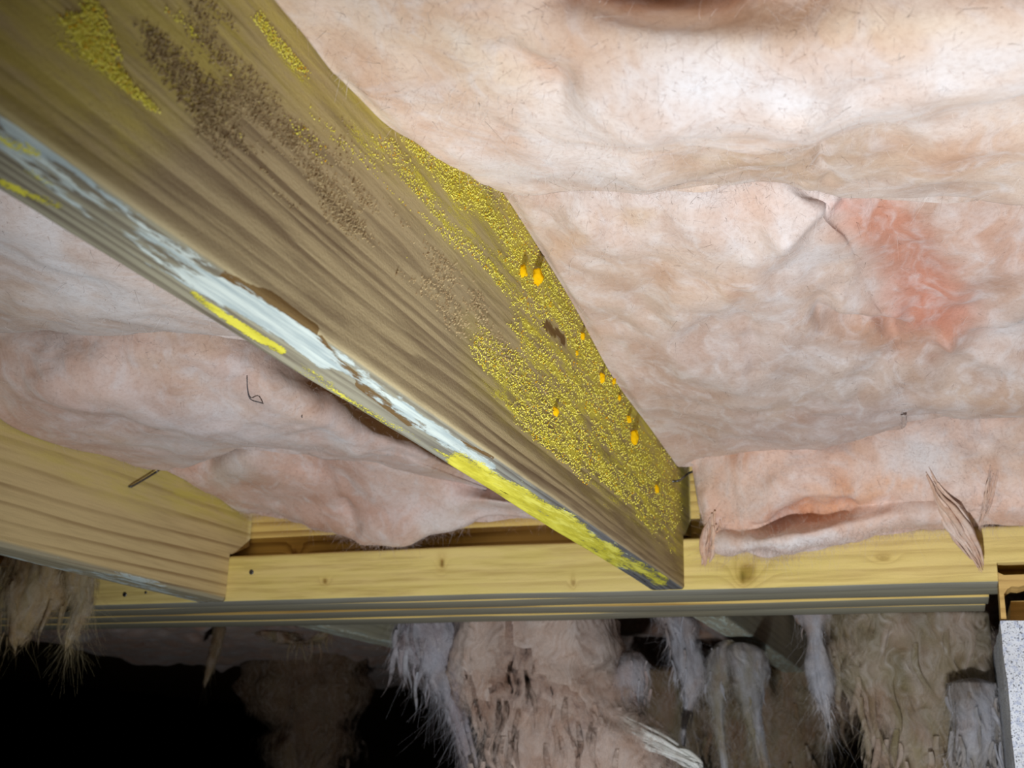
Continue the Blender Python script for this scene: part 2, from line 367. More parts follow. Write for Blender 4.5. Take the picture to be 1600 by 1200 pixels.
MJ = mesh('beam', P, F, M['joist'], mainj, dict(ring=ring, ym=ym, dm=dm, wm=wm, bm=bm, lw=lw), c)

def scatter_grains(name, pts, rad, cols, mat, parent, spike=None, seed=1):
    """tiny mould heads on the joist side: six-vertex grains standing off the wood"""
    r = np.random.default_rng(seed); n = len(pts)
    T = np.array([(1, 0, 0), (0, 1, 0), (0, 0, 1), (0, -1, 0), (0, 0, -1), (-.4, 0, 0)], float)
    TF = [(0, 1, 2), (0, 2, 3), (0, 3, 4), (0, 4, 1), (5, 2, 1), (5, 3, 2), (5, 4, 3), (5, 1, 4)]
    sc = rad[:, None]*(.7+.6*r.random((n, 3)))
    if spike is not None: sc[:, 0] = spike; sc[:, 2] *= 2.6; sc[:, 1] *= .8
    V = pts[:, None, :] + T[None]*sc[:, None, :]
    F = (np.arange(n)[:, None, None]*6+np.array(TF)[None]).reshape(-1, 3)
    o = mesh(name, V.reshape(-1, 3), F, mat, parent, None, np.repeat(cols, 6, 0), smooth=False); o['kind'] = 'stuff'; return o

def sample_side(poly, n, thr, seed, stretch=(60, 14, 110), soft=22, kn=2.2):
    r = np.random.default_rng(seed); xs = [a for a, b in poly]; ys_ = [b for a, b in poly]
    qx = r.uniform(min(xs)-25, max(xs)+25, n); qy = r.uniform(min(ys_)-25, max(ys_)+25, n)
    m = polymask(qx, qy, poly, soft); Pp = atx(qx, qy, XM)
    nn = fbm(Pp*np.array(stretch), seed, 4)*.5+.5
    keep = (m*1.0 + (nn-.5)*kn > thr+.35*r.random(n)) & (m > .02) & (Pp[:, 2] < .285) & (Pp[:, 2] > H+.004) & (Pp[:, 1] < YB-.002)
    return Pp[keep & (segdist(qx, qy, (858, 508), (878, 532)) > 6+6*RNG.random(len(qx)))]
A1 = sample_side(YPOLY[0], 80000, .74, 5); A2 = sample_side(YPOLY[1], 26000, .85, 6, soft=50, kn=1.6); A3 = sample_side(YPOLY[2], 40000, .7, 7, soft=80, kn=1.5)
A4 = sample_side(BAND, 34000, .6, 8, soft=40)
A5 = sample_side([(480, 140), (600, 260), (720, 400), (760, 500), (640, 450), (540, 330), (440, 200)], 14000, 1.2, 9, (80, 10, 200)); A6 = sample_side([(60, 0), (330, 0), (560, 190), (700, 300), (480, 260), (260, 200)], 16000, 1.28, 10, (80, 10, 200))
pts = np.concatenate([A1, A2, A3, A4, A5, A6]); r_ = RNG.random(len(pts))
cols = np.array(lin((226, 216, 70)))*(1-r_[:, None]) + np.array(lin((255, 246, 130)))*r_[:, None]
og = (RNG.random(len(pts)) < .08)[:, None]; cols = np.where(og, np.array(lin((226, 170, 20))), cols)
dist = pts@FW
scatter_grains('mold_grains', pts+np.array([.0001, 0, 0]), (.00026+.00036*RNG.random(len(pts)))*np.clip(dist/.62, .75, 1.2), cols, M['grain'], mainj, None, 2)
FZ = [(170, -30), (330, -30), (420, 60), (500, 140), (620, 280), (740, 420), (800, 500), (740, 500), (640, 430), (520, 350), (400, 270), (280, 180), (210, 90)]
B1 = sample_side(FZ, 52000, .73, 15, (70, 20, 70), 75, 1.5)
B2 = sample_side([(380, 200), (560, 330), (760, 480), (880, 640), (740, 560), (560, 400)], 16000, .8, 16, (120, 40, 120), 40, 1.6)
B = np.concatenate([B1, B2]); r_ = RNG.random(len(B))[:, None]
cols = np.array(lin((160, 136, 102)))*(1-r_) + np.array(lin((206, 188, 146)))*r_
scatter_grains('mold_spikes', B, .00014+.00014*RNG.random(len(B)), cols, M['fuzz'], mainj, .0004+.0008*RNG.random(len(B)), 3)

def blob(name, c, rad, mat, parent, seed, axis=None):
    n, m = 15, 20; th = np.linspace(0, math.pi, n)[:, None]; ph = np.linspace(0, 2*math.pi, m, endpoint=False)[None]
    D = np.stack([np.sin(th)*np.cos(ph), np.sin(th)*np.sin(ph), np.cos(th)+0*ph], -1)
    D = D*(1+.55*fbm(D*1.9+seed*3.1, seed, 4))[..., None]
    V = D.reshape(-1, 3)*np.array(rad)
    if axis is not None:
        ca, sa = math.cos(axis), math.sin(axis); V = np.stack([V[:, 0], V[:, 1]*ca-V[:, 2]*sa, V[:, 1]*sa+V[:, 2]*ca], -1)
    return mesh(name, V+np.array(c), gridF(n, m, wrap=True), mat, parent)
for k, (qx, qy, s) in enumerate(((814, 424, 1.), (835, 434, 1.45), (938, 591, .95), (865, 643, .8), (987, 682, 1.5), (908, 526, .75), (957, 596, .7), (980, 655, .8), (1024, 765, .9), (966, 622, .6), (900, 552, .5))):
    p = atx(np.array(qx), np.array(qy), XM)
    o = blob('mold_clump', p+np.array([.0012*s, 0, 0]), (.0022*s, .0017*s, .0031*s), M['clump'], mainj, k+1, .35)
    o['label'] = 'orange yellow mold clump'

# left joist --------------------------------------------------------------
leftj = empty('floor_joist', (XL-TH/2, .6, H), 'yellowish pine floor joist at the left edge with clear grain lines and notched end', 'joist', 'floor joists')
P, F = joist_mesh(XL, -.1, YB-.0006, 420, (ZL+.002, YG-.002), .012, .0015, 7)
px, py = proj(P)
zz = P[:, 2]-H; tilt = (P[:, 1]-.93)*-.045
ring = np.sqrt(np.maximum(zz+.012+tilt*.6, 0.0))*36 + (P[:, 0]-XL)*120 + .28*fbm(P*np.array([10, 3, 10]), 9, 2)
onbot = P[:, 2] < H+.003
dm = .75*sstep(.05, .105, zz + .025*fbm(P*np.array([40, 9, 40]), 3, 3))*(P[:, 0] > XL-.002)
wm = .55*onbot*sstep(-.5, .3, fbm(P*np.array([60, 10, 60]), 5, 3))
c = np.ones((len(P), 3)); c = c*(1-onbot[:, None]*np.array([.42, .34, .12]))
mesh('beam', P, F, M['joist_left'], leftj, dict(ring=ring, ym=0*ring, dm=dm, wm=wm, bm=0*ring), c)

# joists beyond the girder ------------------------------------------------
for (xr, lab) in ((XM-.001, 'grey floor joist beyond the girder, behind the pale strands right of centre'), (XL-.004, 'short grey joist piece beyond the girder, left of the bright hanging wool')):
    jo = empty('floor_joist', (xr-TH/2, 1.6, H), lab, 'joist', 'floor joists')
    P, F = joist_mesh(xr, 1.096, 2.7, 160, None, 0, .0015, 11)
    ring = (P[:, 2]-H)*130+.5*fbm(P*np.array([14, 1.6, 14]), 14, 3); onb = P[:, 2] < H+.003
    mesh('beam', P, F, M['grey'], jo, dict(ring=ring, ym=0*ring, dm=.12+0*ring, wm=.5*onb, bm=0*ring), np.ones((len(P), 3)))

# girder: three plies, lower edges stepping down away from us --------------
girder = empty('girder', (-.5, 1.03, H), 'built-up girder of yellow planks running across behind the ledger strip', 'girder')
def plank(name, x0, x1, y0, y1, z0, z1, mat, parent, nx, seed, notch=None, knots=(), rk=70, grey=.5, face_dust=0., ymb=0.):
    r = .0016; ny, nz = 14, 26
    prof = [(y0, z1-r+0*1)]
    prof = [(y0, z0+r+(z1-z0-2*r)*t) for t in np.linspace(1, 0, nz)]
    prof += [(y0+r-r*math.cos(a), z0+r-r*math.sin(a)) for a in np.linspace(0, math.pi/2, 5)[1:-1]]
    prof += [(y0+r+(y1-y0-2*r)*t, z0) for t in np.linspace(0, 1, ny)]
    prof += [(y1, z0+r), (y1, z1-r), (y1-r, z1), (y0+r, z1)]
    prof = np.array(prof); xs = np.linspace(x0, x1, nx)
    if notch: xs = np.sort(np.concatenate([xs, [notch[0]-.0003, notch[0], notch[0]+.0015]]))
    nx = len(xs)
    V = np.zeros((nx, len(prof), 3)); V[..., 0] = xs[:, None]; V[..., 1] = prof[:, 0]; V[..., 2] = prof[:, 1]
    V[..., 2] += (.0012*fbm(np.stack([xs*5, xs*0+seed, xs*0], -1), seed, 3))[:, None]
    if notch:
        mk = (xs >= notch[0])[:, None]; V[..., 2] = np.where(mk, np.maximum(V[..., 2], notch[1]), V[..., 2])
    P = V.reshape(-1, 3); m = len(prof); F = gridF(nx, m, wrap=True).tolist(); F += [list(range(m)), [(nx-1)*m+q for q in range(m)][::-1]]
    ring = (P[:, 2]-z0)*rk + (P[:, 1]-y0)*rk*.8 + .6*fbm(P*np.array([2., 20, 20])+seed, seed, 3)
    col = np.ones((len(P), 3)); front = P[:, 1] < y0+.001
    for kx, kz, kr, kd, el in knots:
        dx = (P[:, 0]-kx)/el; dz = P[:, 2]-kz; d = np.hypot(dx, dz)
        ring += 1.6*np.exp(-(d/(kr*2.2))**2)*front
        core = np.exp(-(d/kr)**4)*front; halo = np.exp(-(d/(kr*2.6))**2)*front
        col *= 1-np.clip((core*kd)[:, None]*1.1*np.array([.8, .92, .96]) + (halo*.4*kd)[:, None]*np.array([.35, .55, .75]), 0, .97)
    bot = sstep(.003, .0003, P[:, 2]-z0)*(P[:, 1] > y0+.0008)
    g_ = np.array(lin((158, 154, 130)))/np.array(lin((238, 205, 118))); tone = .8+.35*sstep(y1-.004, y0+.004, P[:, 1])
    bt = np.clip(bot*grey*1.35, 0, 1)[:, None]; col = col*(1-bt)+col*bt*g_*tone[:, None]
    dm = np.clip(face_dust*(.5+.9*fbm(P*np.array([5, 40, 40]), seed+3, 3)), 0, 1)*front
    return mesh(name, P, F, mat, parent, dict(lw=1-.7*bot, ring=ring, ym=ymb+0*ring, dm=dm, wm=0*ring, bm=0*ring), np.clip(col, .02, 2))
plank('plank', -1.7, .9, YG, 1.0075, H, ZT-.001, M['ply'], girder, 500, 21, None, ((-.5575, .186, .0035, .9, 1.),), 105, .75)
plank('plank', -1.7, .031, 1.0078, 1.0505, H-.0012, ZT-.001, M['ply'], girder, 260, 22, None, (), 80, .75)
plank('plank', -1.7, .029, 1.0508, 1.0925, H-.0022, ZT-.001, M['ply'], girder, 260, 23, None, (), 80, .75)
ledger = empty('ledger_strip', (-.4, (YB+YG)/2, H), 'yellow pine ledger strip nailed along the girder under the joist ends', 'ledger strip')
def kpos(qx, qy): p = aty(np.array(qx), np.array(qy), YB); return p[0], p[2]
kn = [kpos(690, 880)+(.0035, .85, .55), kpos(508, 908)+(.002, .7, 1.), kpos(1168, 895)+(.008, .55, .8), kpos(1160, 902)+(.0045, .8, .6), kpos(895, 910)+(.0025, .5, .4), kpos(1380, 872)+(.002, .4, 2.), kpos(1120, 806+55)+(.002, .3, 2.)]
plank('strip', -1.7, .9, YB, YG-.0008, H, ZL, M['ledger'], ledger, 900, 24, (.0362, .1512), kn, 95, .66, .3)
def nail(parent, P0, axis, rad, ln, mat, dark=True):
    n = 12; a = np.linspace(0, 2*math.pi, n, endpoint=False)
    V = []; 
    for (d, rr) in ((0, rad), (.0006, rad), (.0008, rad*.85), (.0008, rad*.3)):
        for t in a: V.append([P0[0]+rr*math.cos(t), P0[1]-d, P0[2]+rr*math.sin(t)])
    F = gridF(4, n, wrap=True).tolist(); F += [list(range(n)), [3*n+q for q in range(n)][::-1]]
    o = mesh('nail', np.array(V), F, mat, parent); return o
for (qx, qy, rad) in ((393, 894, .0022), (195, 929, .0022), (228, 926, .0012)):
    p = aty(np.array(qx), np.array(qy), YB); nail(ledger, p, 1, rad, 0, M['steel'])

# pier and its packing ------------------------------------------------------
V, F = box(.0355, .40, .928, 1.26, -.53, .1095, .003)
def densify(x0, x1, y0, y1, z0, z1, n, amp, seed):
    """rough block: six gridded faces pushed about by noise"""
    Vs = []; Fs = []; o_ = 0
    lo = np.array([x0, y0, z0]); hi = np.array([x1, y1, z1])
    for ax in range(3):
        for s in (0, 1):
            a, b = [q for q in range(3) if q != ax]; g1, g2 = np.meshgrid(np.linspace(0, 1, n), np.linspace(0, 1, n), indexing='ij')
            G = np.zeros((n, n, 3)); G[..., a] = g1; G[..., b] = g2; G[..., ax] = s
            Vs.append((lo+G*(hi-lo)).reshape(-1, 3)); f = gridF(n, n, o_); Fs.append(f if (s == 1) == (ax != 1) else f[:, ::-1]); o_ += n*n
    P = np.concatenate(Vs); D = np.stack([fbm(P*60+q*9, seed+q, 3) for q in range(3)], -1)*amp
    return P+D, np.concatenate(Fs)
P, F = densify(.0348, .40, .929, 1.26, -.53, .1095, 60, .0012, 31)
tag(mesh('concrete_pier', P, F, M['stone']), 'white speckled concrete pier at the right edge holding up the girder', 'pier')
def prism(name, poly, y0, y1, mat, parent, label=None):
    n = len(poly); V = [(x, y0, z) for x, z in poly]+[(x, y1, z) for x, z in poly]
    F = [list(range(n)), list(range(n, 2*n))[::-1]]+[[i, i+n, (i+1) % n+n, (i+1) % n] for i in range(n)]
    a = np.array(V); o = mesh(name, a, F, mat, parent, dict(ring=a[:, 2]*150+a[:, 0]*5), None, False); return o
sh = empty('packing_shim', (.1, .94, .111), 'tan wooden packing shim between pier top and notched ledger', 'shim')
prism('plate', [(.0352, .1108), (.0388, .1108), (.0388, .1285), (.0415, .1320), (.0445, .1338), (.049, .1332), (.056, .1352), (.066, .1345), (.30, .135), (.30, .1425), (.040, .1420), (.0362, .1440)], .931, .962, M['shim'], sh)
sh2 = prism('packing_block', [(.042, .1108), (.36, .1108), (.36, .1262), (.044, .1268)], .957, 1.09, M['shim'], None)
tag(sh2, 'brown packing block in shadow below the tan shim on the pier', 'shim')

# ------------------------------------------------------------------ insulation sheets
def crom(C, n):
    """Catmull-Rom along axis 0"""
    K = len(C); C2 = np.concatenate([2*C[:1]-C[1:2], C, 2*C[-1:]-C[-2:-1]]); t = np.linspace(0, K-1-1e-9, n); i = t.astype(int); f = (t-i).reshape((-1,)+(1,)*(C.ndim-1))
    p0, p1, p2, p3 = C2[i], C2[i+1], C2[i+2], C2[i+3]
    return .5*(2*p1+(p2-p0)*f+(2*p0-5*p1+4*p2-p3)*f*f+(3*p1-p0-3*p2+p3)*f**3)
PINK = np.array(lin((236, 212, 200))); WHITE = np.array(lin((240, 236, 238))); TAN = np.array(lin((222, 190, 160))); BROWN = np.array(lin((176, 116, 70))); RUST = np.array(lin((206, 134, 104))); CREAM = np.array(lin((240, 222, 200))); GREYP = np.array(lin((206, 184, 178)))
def hairs(parent, P, N, n, length, rad, colA, colB, seed, name='loose_fibres', lie=.4, droop=0.):
    """loose glass fibres standing off the wool: bent three-sided threads"""
    r = np.random.default_rng(seed); k = r.integers(0, len(P), n); p0 = P[k]; nn = N[k]
    d = r.normal(size=(n, 3)); d = d*lie + nn*(1-lie)*r.uniform(.2, 1., (n, 1)); d[:, 2] -= droop; d /= np.linalg.norm(d, axis=1)[:, None]
    cv = r.normal(size=(n, 3)); cv[:, 2] -= droop; Ls = (length*(.35+r.random(n)**2*1.3))[:, None]
    segs = 4; pts = [p0+d*Ls*t+cv*Ls*.55*t*t for t in np.linspace(0, 1, segs)]
    a = np.cross(d, nn+.01); a /= (np.linalg.norm(a, axis=1)[:, None]+1e-9); b = np.cross(d, a)
    Vs = []
    for i, q in enumerate(pts):
        rr = rad*(1-.6*i/(segs-1))
        for t in range(3): Vs.append(q+rr*(a*math.cos(t*2.094)+b*math.sin(t*2.094)))
    V = np.stack(Vs, 1).reshape(-1, 3); F = []
    for i in range(segs-1):
        for t in range(3): F.append((i*3+t, i*3+(t+1) % 3, (i+1)*3+(t+1) % 3, (i+1)*3+t))
    F = (np.arange(n)[:, None, None]*(segs*3)+np.array(F)[None]).reshape(-1, 4)
    q = r.random((n, 1)); c = np.repeat(np.array(colA)*(1-q)+np.array(colB)*q, segs*3, 0)
    o = mesh(name, V, F, M['fibre'], parent, None, c); o['kind'] = 'stuff'; return o

def sheet_wool(thing, ctrl, nu, nv, ridges=(), blobs=(), amp=(.004, .0016), seed=0, lim=None, base=PINK, back=.05, fib=2500, dark=60, edge_fade=(.03, .03), fs=1., mat=None):
    """ctrl: rows of 3D points (rows run away from us); displaced sheet closed upwards into a solid batt"""
    C = np.array(ctrl, float); G = crom(C, nv); G = crom(G.transpose(1, 0, 2), nu).transpose(1, 0, 2)       # nv x nu x 3
    du = np.gradient(G, axis=1); dv = np.gradient(G, axis=0); N = np.cross(du, dv); N /= np.linalg.norm(N, axis=2)[..., None]+1e-12
    s = np.sign((N*G).sum(2)); s = np.where(s == 0, 1, s); N = -N*s[..., None] if True else N
    Nm = N.mean((0, 1)); 
    qx, qy = proj(G)
    wq = G + .008*np.stack([fbm(G*30+3, seed, 2), fbm(G*30+9, seed+1, 2), fbm(G*30+15, seed+2, 2)], -1)
    big = fbm(wq*np.array([17, 12, 17]), seed, 3); med = 1-2*np.abs(fbm(wq*np.array([24, 14, 24]), seed+4, 2))**1.5; fine = fbm(wq*np.array([80, 45, 80]), seed+8, 4)
    d = amp[0]*big*1.9 + amp[1]*med*1.2 + .0007*fs*fine
    for rd in ridges:
        a, b, wd, am = rd[:4]; q = segdist(qx+14*fbm(G*40, seed+60, 2), qy+14*fbm(G*40+5, seed+61, 2), a, b)/(wd*1.5)
        d = d + am*np.exp(-q*q)
    uu = np.linspace(0, 1, nu)[None]; fade = sstep(0, edge_fade[0]+1e-6, uu)*sstep(1, 1-edge_fade[1]-1e-6, uu)
    G = G + N*(d*fade)[..., None]
    if lim: G = lim(G)
    col = np.broadcast_to(base, G.shape).copy()
    wx = 18*fbm(G*60, seed+20, 3); wy = 18*fbm(G*60+7, seed+21, 3)
    var = fbm(wq*np.array([22, 13, 22])+4, seed+30, 4)
    col = col*(1-np.clip(var, 0, 1)[..., None]*.9) + TAN*np.clip(var, 0, 1)[..., None]*.9
    v2 = np.clip(fbm(wq*np.array([20, 14, 20])+14, seed+33, 4)*1.5, 0, 1)[..., None]; col = col*(1-v2*.7)+WHITE*v2*.7
    for (bx, by, rx, ry, rot, cc, st) in blobs:
        ca, sa = math.cos(rot), math.sin(rot); ex = (qx+wx-bx); ey = (qy+wy-by); a = (ex*ca+ey*sa)/rx; b = (-ex*sa+ey*ca)/ry
        k = (st*np.exp(-(a*a+b*b)**1.3))[..., None]; col = col*(1-k)+np.array(cc)*k
    P = G.reshape(-1, 3); colf = col.reshape(-1, 3); F = gridF(nv, nu).tolist()
    # close the batt: rim up to a back loop, fan to the middle
    loop = list(range(nu))+[i*nu+nu-1 for i in range(1, nv)]+[(nv-1)*nu+j for j in range(nu-2, -1, -1)]+[i*nu for i in range(nv-2, 0, -1)]
    Bk = P[loop].copy(); Bk[:, 2] = np.minimum(np.maximum(Bk[:, 2]+.004, Bk[:, 2]+back), ZT-.003)
    n0 = len(P); cen = Bk.mean(0)[None]; nb = len(loop)
    P2 = np.concatenate([P, Bk, cen]); c2 = np.concatenate([colf, colf[loop], colf.mean(0)[None]])
    for i in range(nb):
        j = (i+1) % nb; F.append([loop[j], loop[i], n0+i, n0+j]); F.append([n0+j, n0+i, n0+nb])
    o = mesh('batt', P2, F, mat or M['wool'], thing, None, c2)
    inside = ((qx > -60) & (qx < 1660) & (qy > -60) & (qy < 1260)).reshape(-1)
    Pi, Ni = P[inside], N.reshape(-1, 3)[inside]
    if fib: hairs(thing, Pi, Ni, fib, .0045, .00006, lin((250, 246, 244)), lin((228, 196, 180)), seed+50)
    er = max(3, int(nv*.22)); Pe = P.reshape(nv, nu, 3)[-er:]; ie = inside.reshape(nv, nu)[-er:]
    if fib and ie.any(): hairs(thing, Pe[ie], N[-er:][ie], fib//2, .0065, .00006, lin((246, 236, 232)), lin((220, 184, 168)), seed+52, 'edge_fibres', .6, .5)
    if dark: hairs(thing, Pi, Ni, dark*4, .0032, .00007, lin((70, 56, 48)), lin((130, 104, 86)), seed+51, 'dark_debris', .92)
    return o, G
def row(pts, kind, vals):
    vals = np.broadcast_to(np.asarray(vals, float), (len(pts),)); f = {'z': atz, 'y': aty, 'x': atx}[kind]
    return np.array([f(np.array(float(a)), np.array(float(b)), v) for (a, b), v in zip(pts, vals)])
def with0(p0, r_): r_ = r_.copy(); r_[0] = p0; return r_
EDGE = XM+.0008
def limR(G): G = G.copy(); G[..., 0] = np.clip(G[..., 0], EDGE, .1915); G[..., 2] = np.minimum(G[..., 2], ZT-.004); return G
def jo(a, b): return atx(np.array(float(a)), np.array(float(b)), EDGE)

# right bay, nearest batt ---------------------------------------------------
A = empty('insulation_batt', (-.02, .3, .24), 'cream pink insulation batt nearest us at top right, sagging in a broad rolled fold', 'insulation', 'glass wool batts between the joists')
def R7(p, kind, v, joist): return with0(jo(*joist), row(p, kind, v))
rows = [R7([(330, -140), (560, -300), (800, -320), (1000, -320), (1250, -320), (1500, -320), (2250, -320)], 'z', [.24, .225, .22, .22, .22, .22, .22], (330, -140)),
        R7([(430, 0), (620, -60), (800, -60), (1000, -35), (1250, -60), (1500, -120), (2250, -160)], 'z', [.24, .228, .229, .241, .234, .232, .232], (425, -5)),
        R7([(480, 60), (640, 25), (800, 40), (1010, 60), (1230, 70), (1420, 40), (2250, -60)], 'z', [.24, .228, .224, .216, .211, .211, .211], (475, 55)),
        R7([(520, 110), (680, 95), (850, 120), (1020, 140), (1220, 155), (1400, 125), (2250, 10)], 'z', [.238, .230, .224, .211, .206, .207, .208], (515, 108)),
        R7([(530, 120), (700, 135), (870, 165), (1030, 180), (1220, 192), (1400, 165), (2250, 55)], 'z', [.238, .233, .228, .216, .209, .210, .211], (530, 122)),
        R7([(560, 150), (730, 165), (885, 195), (1045, 200), (1220, 208), (1410, 186), (2250, 90)], 'z', [.24, .237, .235, .235, .232, .231, .230], (560, 152)),
        R7([(620, 205), (770, 218), (910, 240), (1060, 245), (1230, 240), (1420, 240), (2250, 215)], 'z', [.244, .240, .239, .239, .238, .237, .236], (615, 203)),
        R7([(710, 255), (830, 262), (950, 270), (1090, 275), (1210, 260), (1400, 290), (2250, 292)], 'z', [.258, .246, .244, .246, .246, .246, .244], (705, 250)),
        R7([(760, 283), (855, 288), (958, 295), (1090, 296), (1210, 277), (1400, 310), (2250, 312)], 'z', [.268, .258, .253, .255, .256, .256, .254], (762, 284))]
rows.append(rows[-1]+np.array([0, .006, .015])); rows.append(rows[-1]+np.array([0, -.004, .014]))
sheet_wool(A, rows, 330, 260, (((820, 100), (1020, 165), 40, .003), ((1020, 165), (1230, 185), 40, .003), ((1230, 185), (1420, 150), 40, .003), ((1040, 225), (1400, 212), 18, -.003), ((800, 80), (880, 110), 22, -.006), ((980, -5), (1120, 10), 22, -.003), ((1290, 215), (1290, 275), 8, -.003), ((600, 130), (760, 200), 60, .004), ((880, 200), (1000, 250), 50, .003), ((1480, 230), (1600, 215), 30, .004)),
           ((990, 2, 120, 20, .05, BROWN, .75), (845, 95, 50, 16, .35, lin((214, 150, 100)), .8), (1160, 5, 90, 12, 0, lin((206, 150, 110)), .6), (1300, 255, 300, 50, 0, lin((206, 178, 150)), .85), (1000, 275, 200, 16, 0, lin((200, 178, 164)), .7), (1450, 300, 150, 16, .05, lin((196, 168, 150)), .7), (1180, 130, 280, 44, .05, WHITE, .9), (1260, 232, 330, 26, -.03, lin((200, 172, 148)), .8), (1450, 120, 160, 40, -.3, WHITE, .6), (560, 160, 60, 40, .7, CREAM, .8), (720, 60, 150, 60, .3, CREAM, .7), (1250, 40, 280, 30, 0, CREAM, .8), (1500, 240, 120, 30, -.1, lin((226, 176, 140)), .5), (900, 230, 130, 60, .2, WHITE, .5), (1160, 235, 80, 16, 0, lin((206, 180, 150)), .5)),  # white crest and darker tan bands: partly wool's own colour, partly painted fold shading
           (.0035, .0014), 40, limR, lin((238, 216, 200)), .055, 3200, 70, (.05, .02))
# right bay, middle batt -----------------------------------------------------
Bt = empty('insulation_batt', (0, .65, .25), 'dusty pink crumpled insulation batt with a rust red stain, middle of the right bay', 'insulation', 'glass wool batts between the joists')
rows = [R7([(760, 250), (870, 255), (1000, 250), (1120, 250), (1220, 240), (1400, 260), (2250, 260)], 'z', [.283, .280, .278, .278, .278, .278, .278], (740, 250)),
        R7([(785, 298), (880, 303), (1000, 303), (1120, 303), (1220, 290), (1400, 318), (2250, 318)], 'z', [.279, .268, .262, .260, .258, .262, .264], (780, 293)),
        R7([(850, 390), (930, 380), (1040, 370), (1170, 370), (1300, 370), (1440, 390), (2250, 390)], 'z', [.268, .256, .252, .247, .250, .255, .252], (840, 385)),
        R7([(900, 480), (980, 470), (1080, 460), (1200, 460), (1330, 460), (1480, 480), (2250, 470)], 'z', [.262, .252, .246, .246, .252, .256, .246], (898, 480)),
        R7([(960, 590), (1030, 580), (1120, 560), (1230, 550), (1360, 540), (1500, 545), (2250, 560)], 'z', [.246, .244, .240, .240, .246, .248, .240], (958, 590)),
        R7([(1020, 675), (1080, 650), (1160, 630), (1260, 620), (1380, 610), (1510, 605), (2250, 600)], 'z', [.240, .236, .231, .230, .232, .234, .230], (1018, 672)),
        R7([(1048, 712), (1120, 700), (1200, 700), (1290, 682), (1400, 655), (1500, 636), (2250, 630)], 'z', [.237, .233, .229, .227, .228, .229, .228], (1045, 710)),
        R7([(1060, 728), (1125, 716), (1208, 720), (1290, 695), (1400, 669), (1500, 648), (2250, 642)], 'z', [.236, .239, .236, .234, .235, .235, .234], (1062, 730))]
rows.append(rows[-1]+np.array([0, .006, .016])); rows.append(rows[-1]+np.array([0, -.006, .02]))
sheet_wool(Bt, rows, 360, 340, (((1290, 300), (1215, 360), 14, .007), ((1215, 360), (1180, 430), 22, .006), ((1480, 520), (1610, 470), 14, .006), ((1485, 525), (1610, 575), 14, .006), ((1500, 522), (1620, 520), 14, -.006), ((1290, 490), (1390, 500), 12, -.009), ((1320, 472), (1400, 474), 12, .007), ((1380, 330), (1450, 440), 20, -.003),
            ((1060, 470), (1130, 455), 16, .004), ((1090, 500), (1200, 520), 14, -.003), ((1010, 470), (1020, 420), 18, -.003), ((860, 350), (960, 345), 16, -.003), ((1170, 500), (1180, 570), 10, -.003), ((1000, 560), (1150, 590), 25, .003), ((1340, 590), (1600, 600), 30, .003), ((1250, 640), (1420, 615), 20, -.003), ((900, 330), (925, 345), 16, .004), ((1400, 540), (1330, 620), 12, -.003)),
           ((1380, 348, 66, 50, .5, RUST, .9), (1432, 420, 80, 56, .9, RUST, .85), (1450, 478, 76, 46, -.1, lin((216, 136, 106)), .9), (1408, 525, 86, 28, -.1, lin((204, 150, 122)), .8), (1310, 320, 30, 16, 0, lin((232, 172, 156)), .7), (1340, 530, 60, 20, 0, lin((200, 160, 130)), .5), (1180, 375, 70, 30, -.4, WHITE, .85), (1180, 320, 60, 26, -.1, lin((240, 220, 212)), .7), (890, 330, 40, 24, 0, WHITE, .5), (1000, 340, 30, 14, 0, lin((214, 180, 140)), .5), (900, 360, 50, 14, -.5, TAN, .6), (1100, 560, 160, 60, .1, GREYP, .5), (1330, 650, 200, 30, -.15, GREYP, .75), (1300, 590, 320, 50, -.05, lin((190, 168, 152)), .55), (1000, 450, 90, 60, .6, lin((206, 182, 164)), .5), (1080, 420, 120, 50, 0, TAN, .35), (1560, 390, 80, 50, .2, lin((236, 200, 184)), .7), (1560, 620, 120, 24, 0, TAN, .5)),
           (.0042, .0019), 60, limR, lin((214, 190, 177)), .05, 3600, 120, (.05, .02))
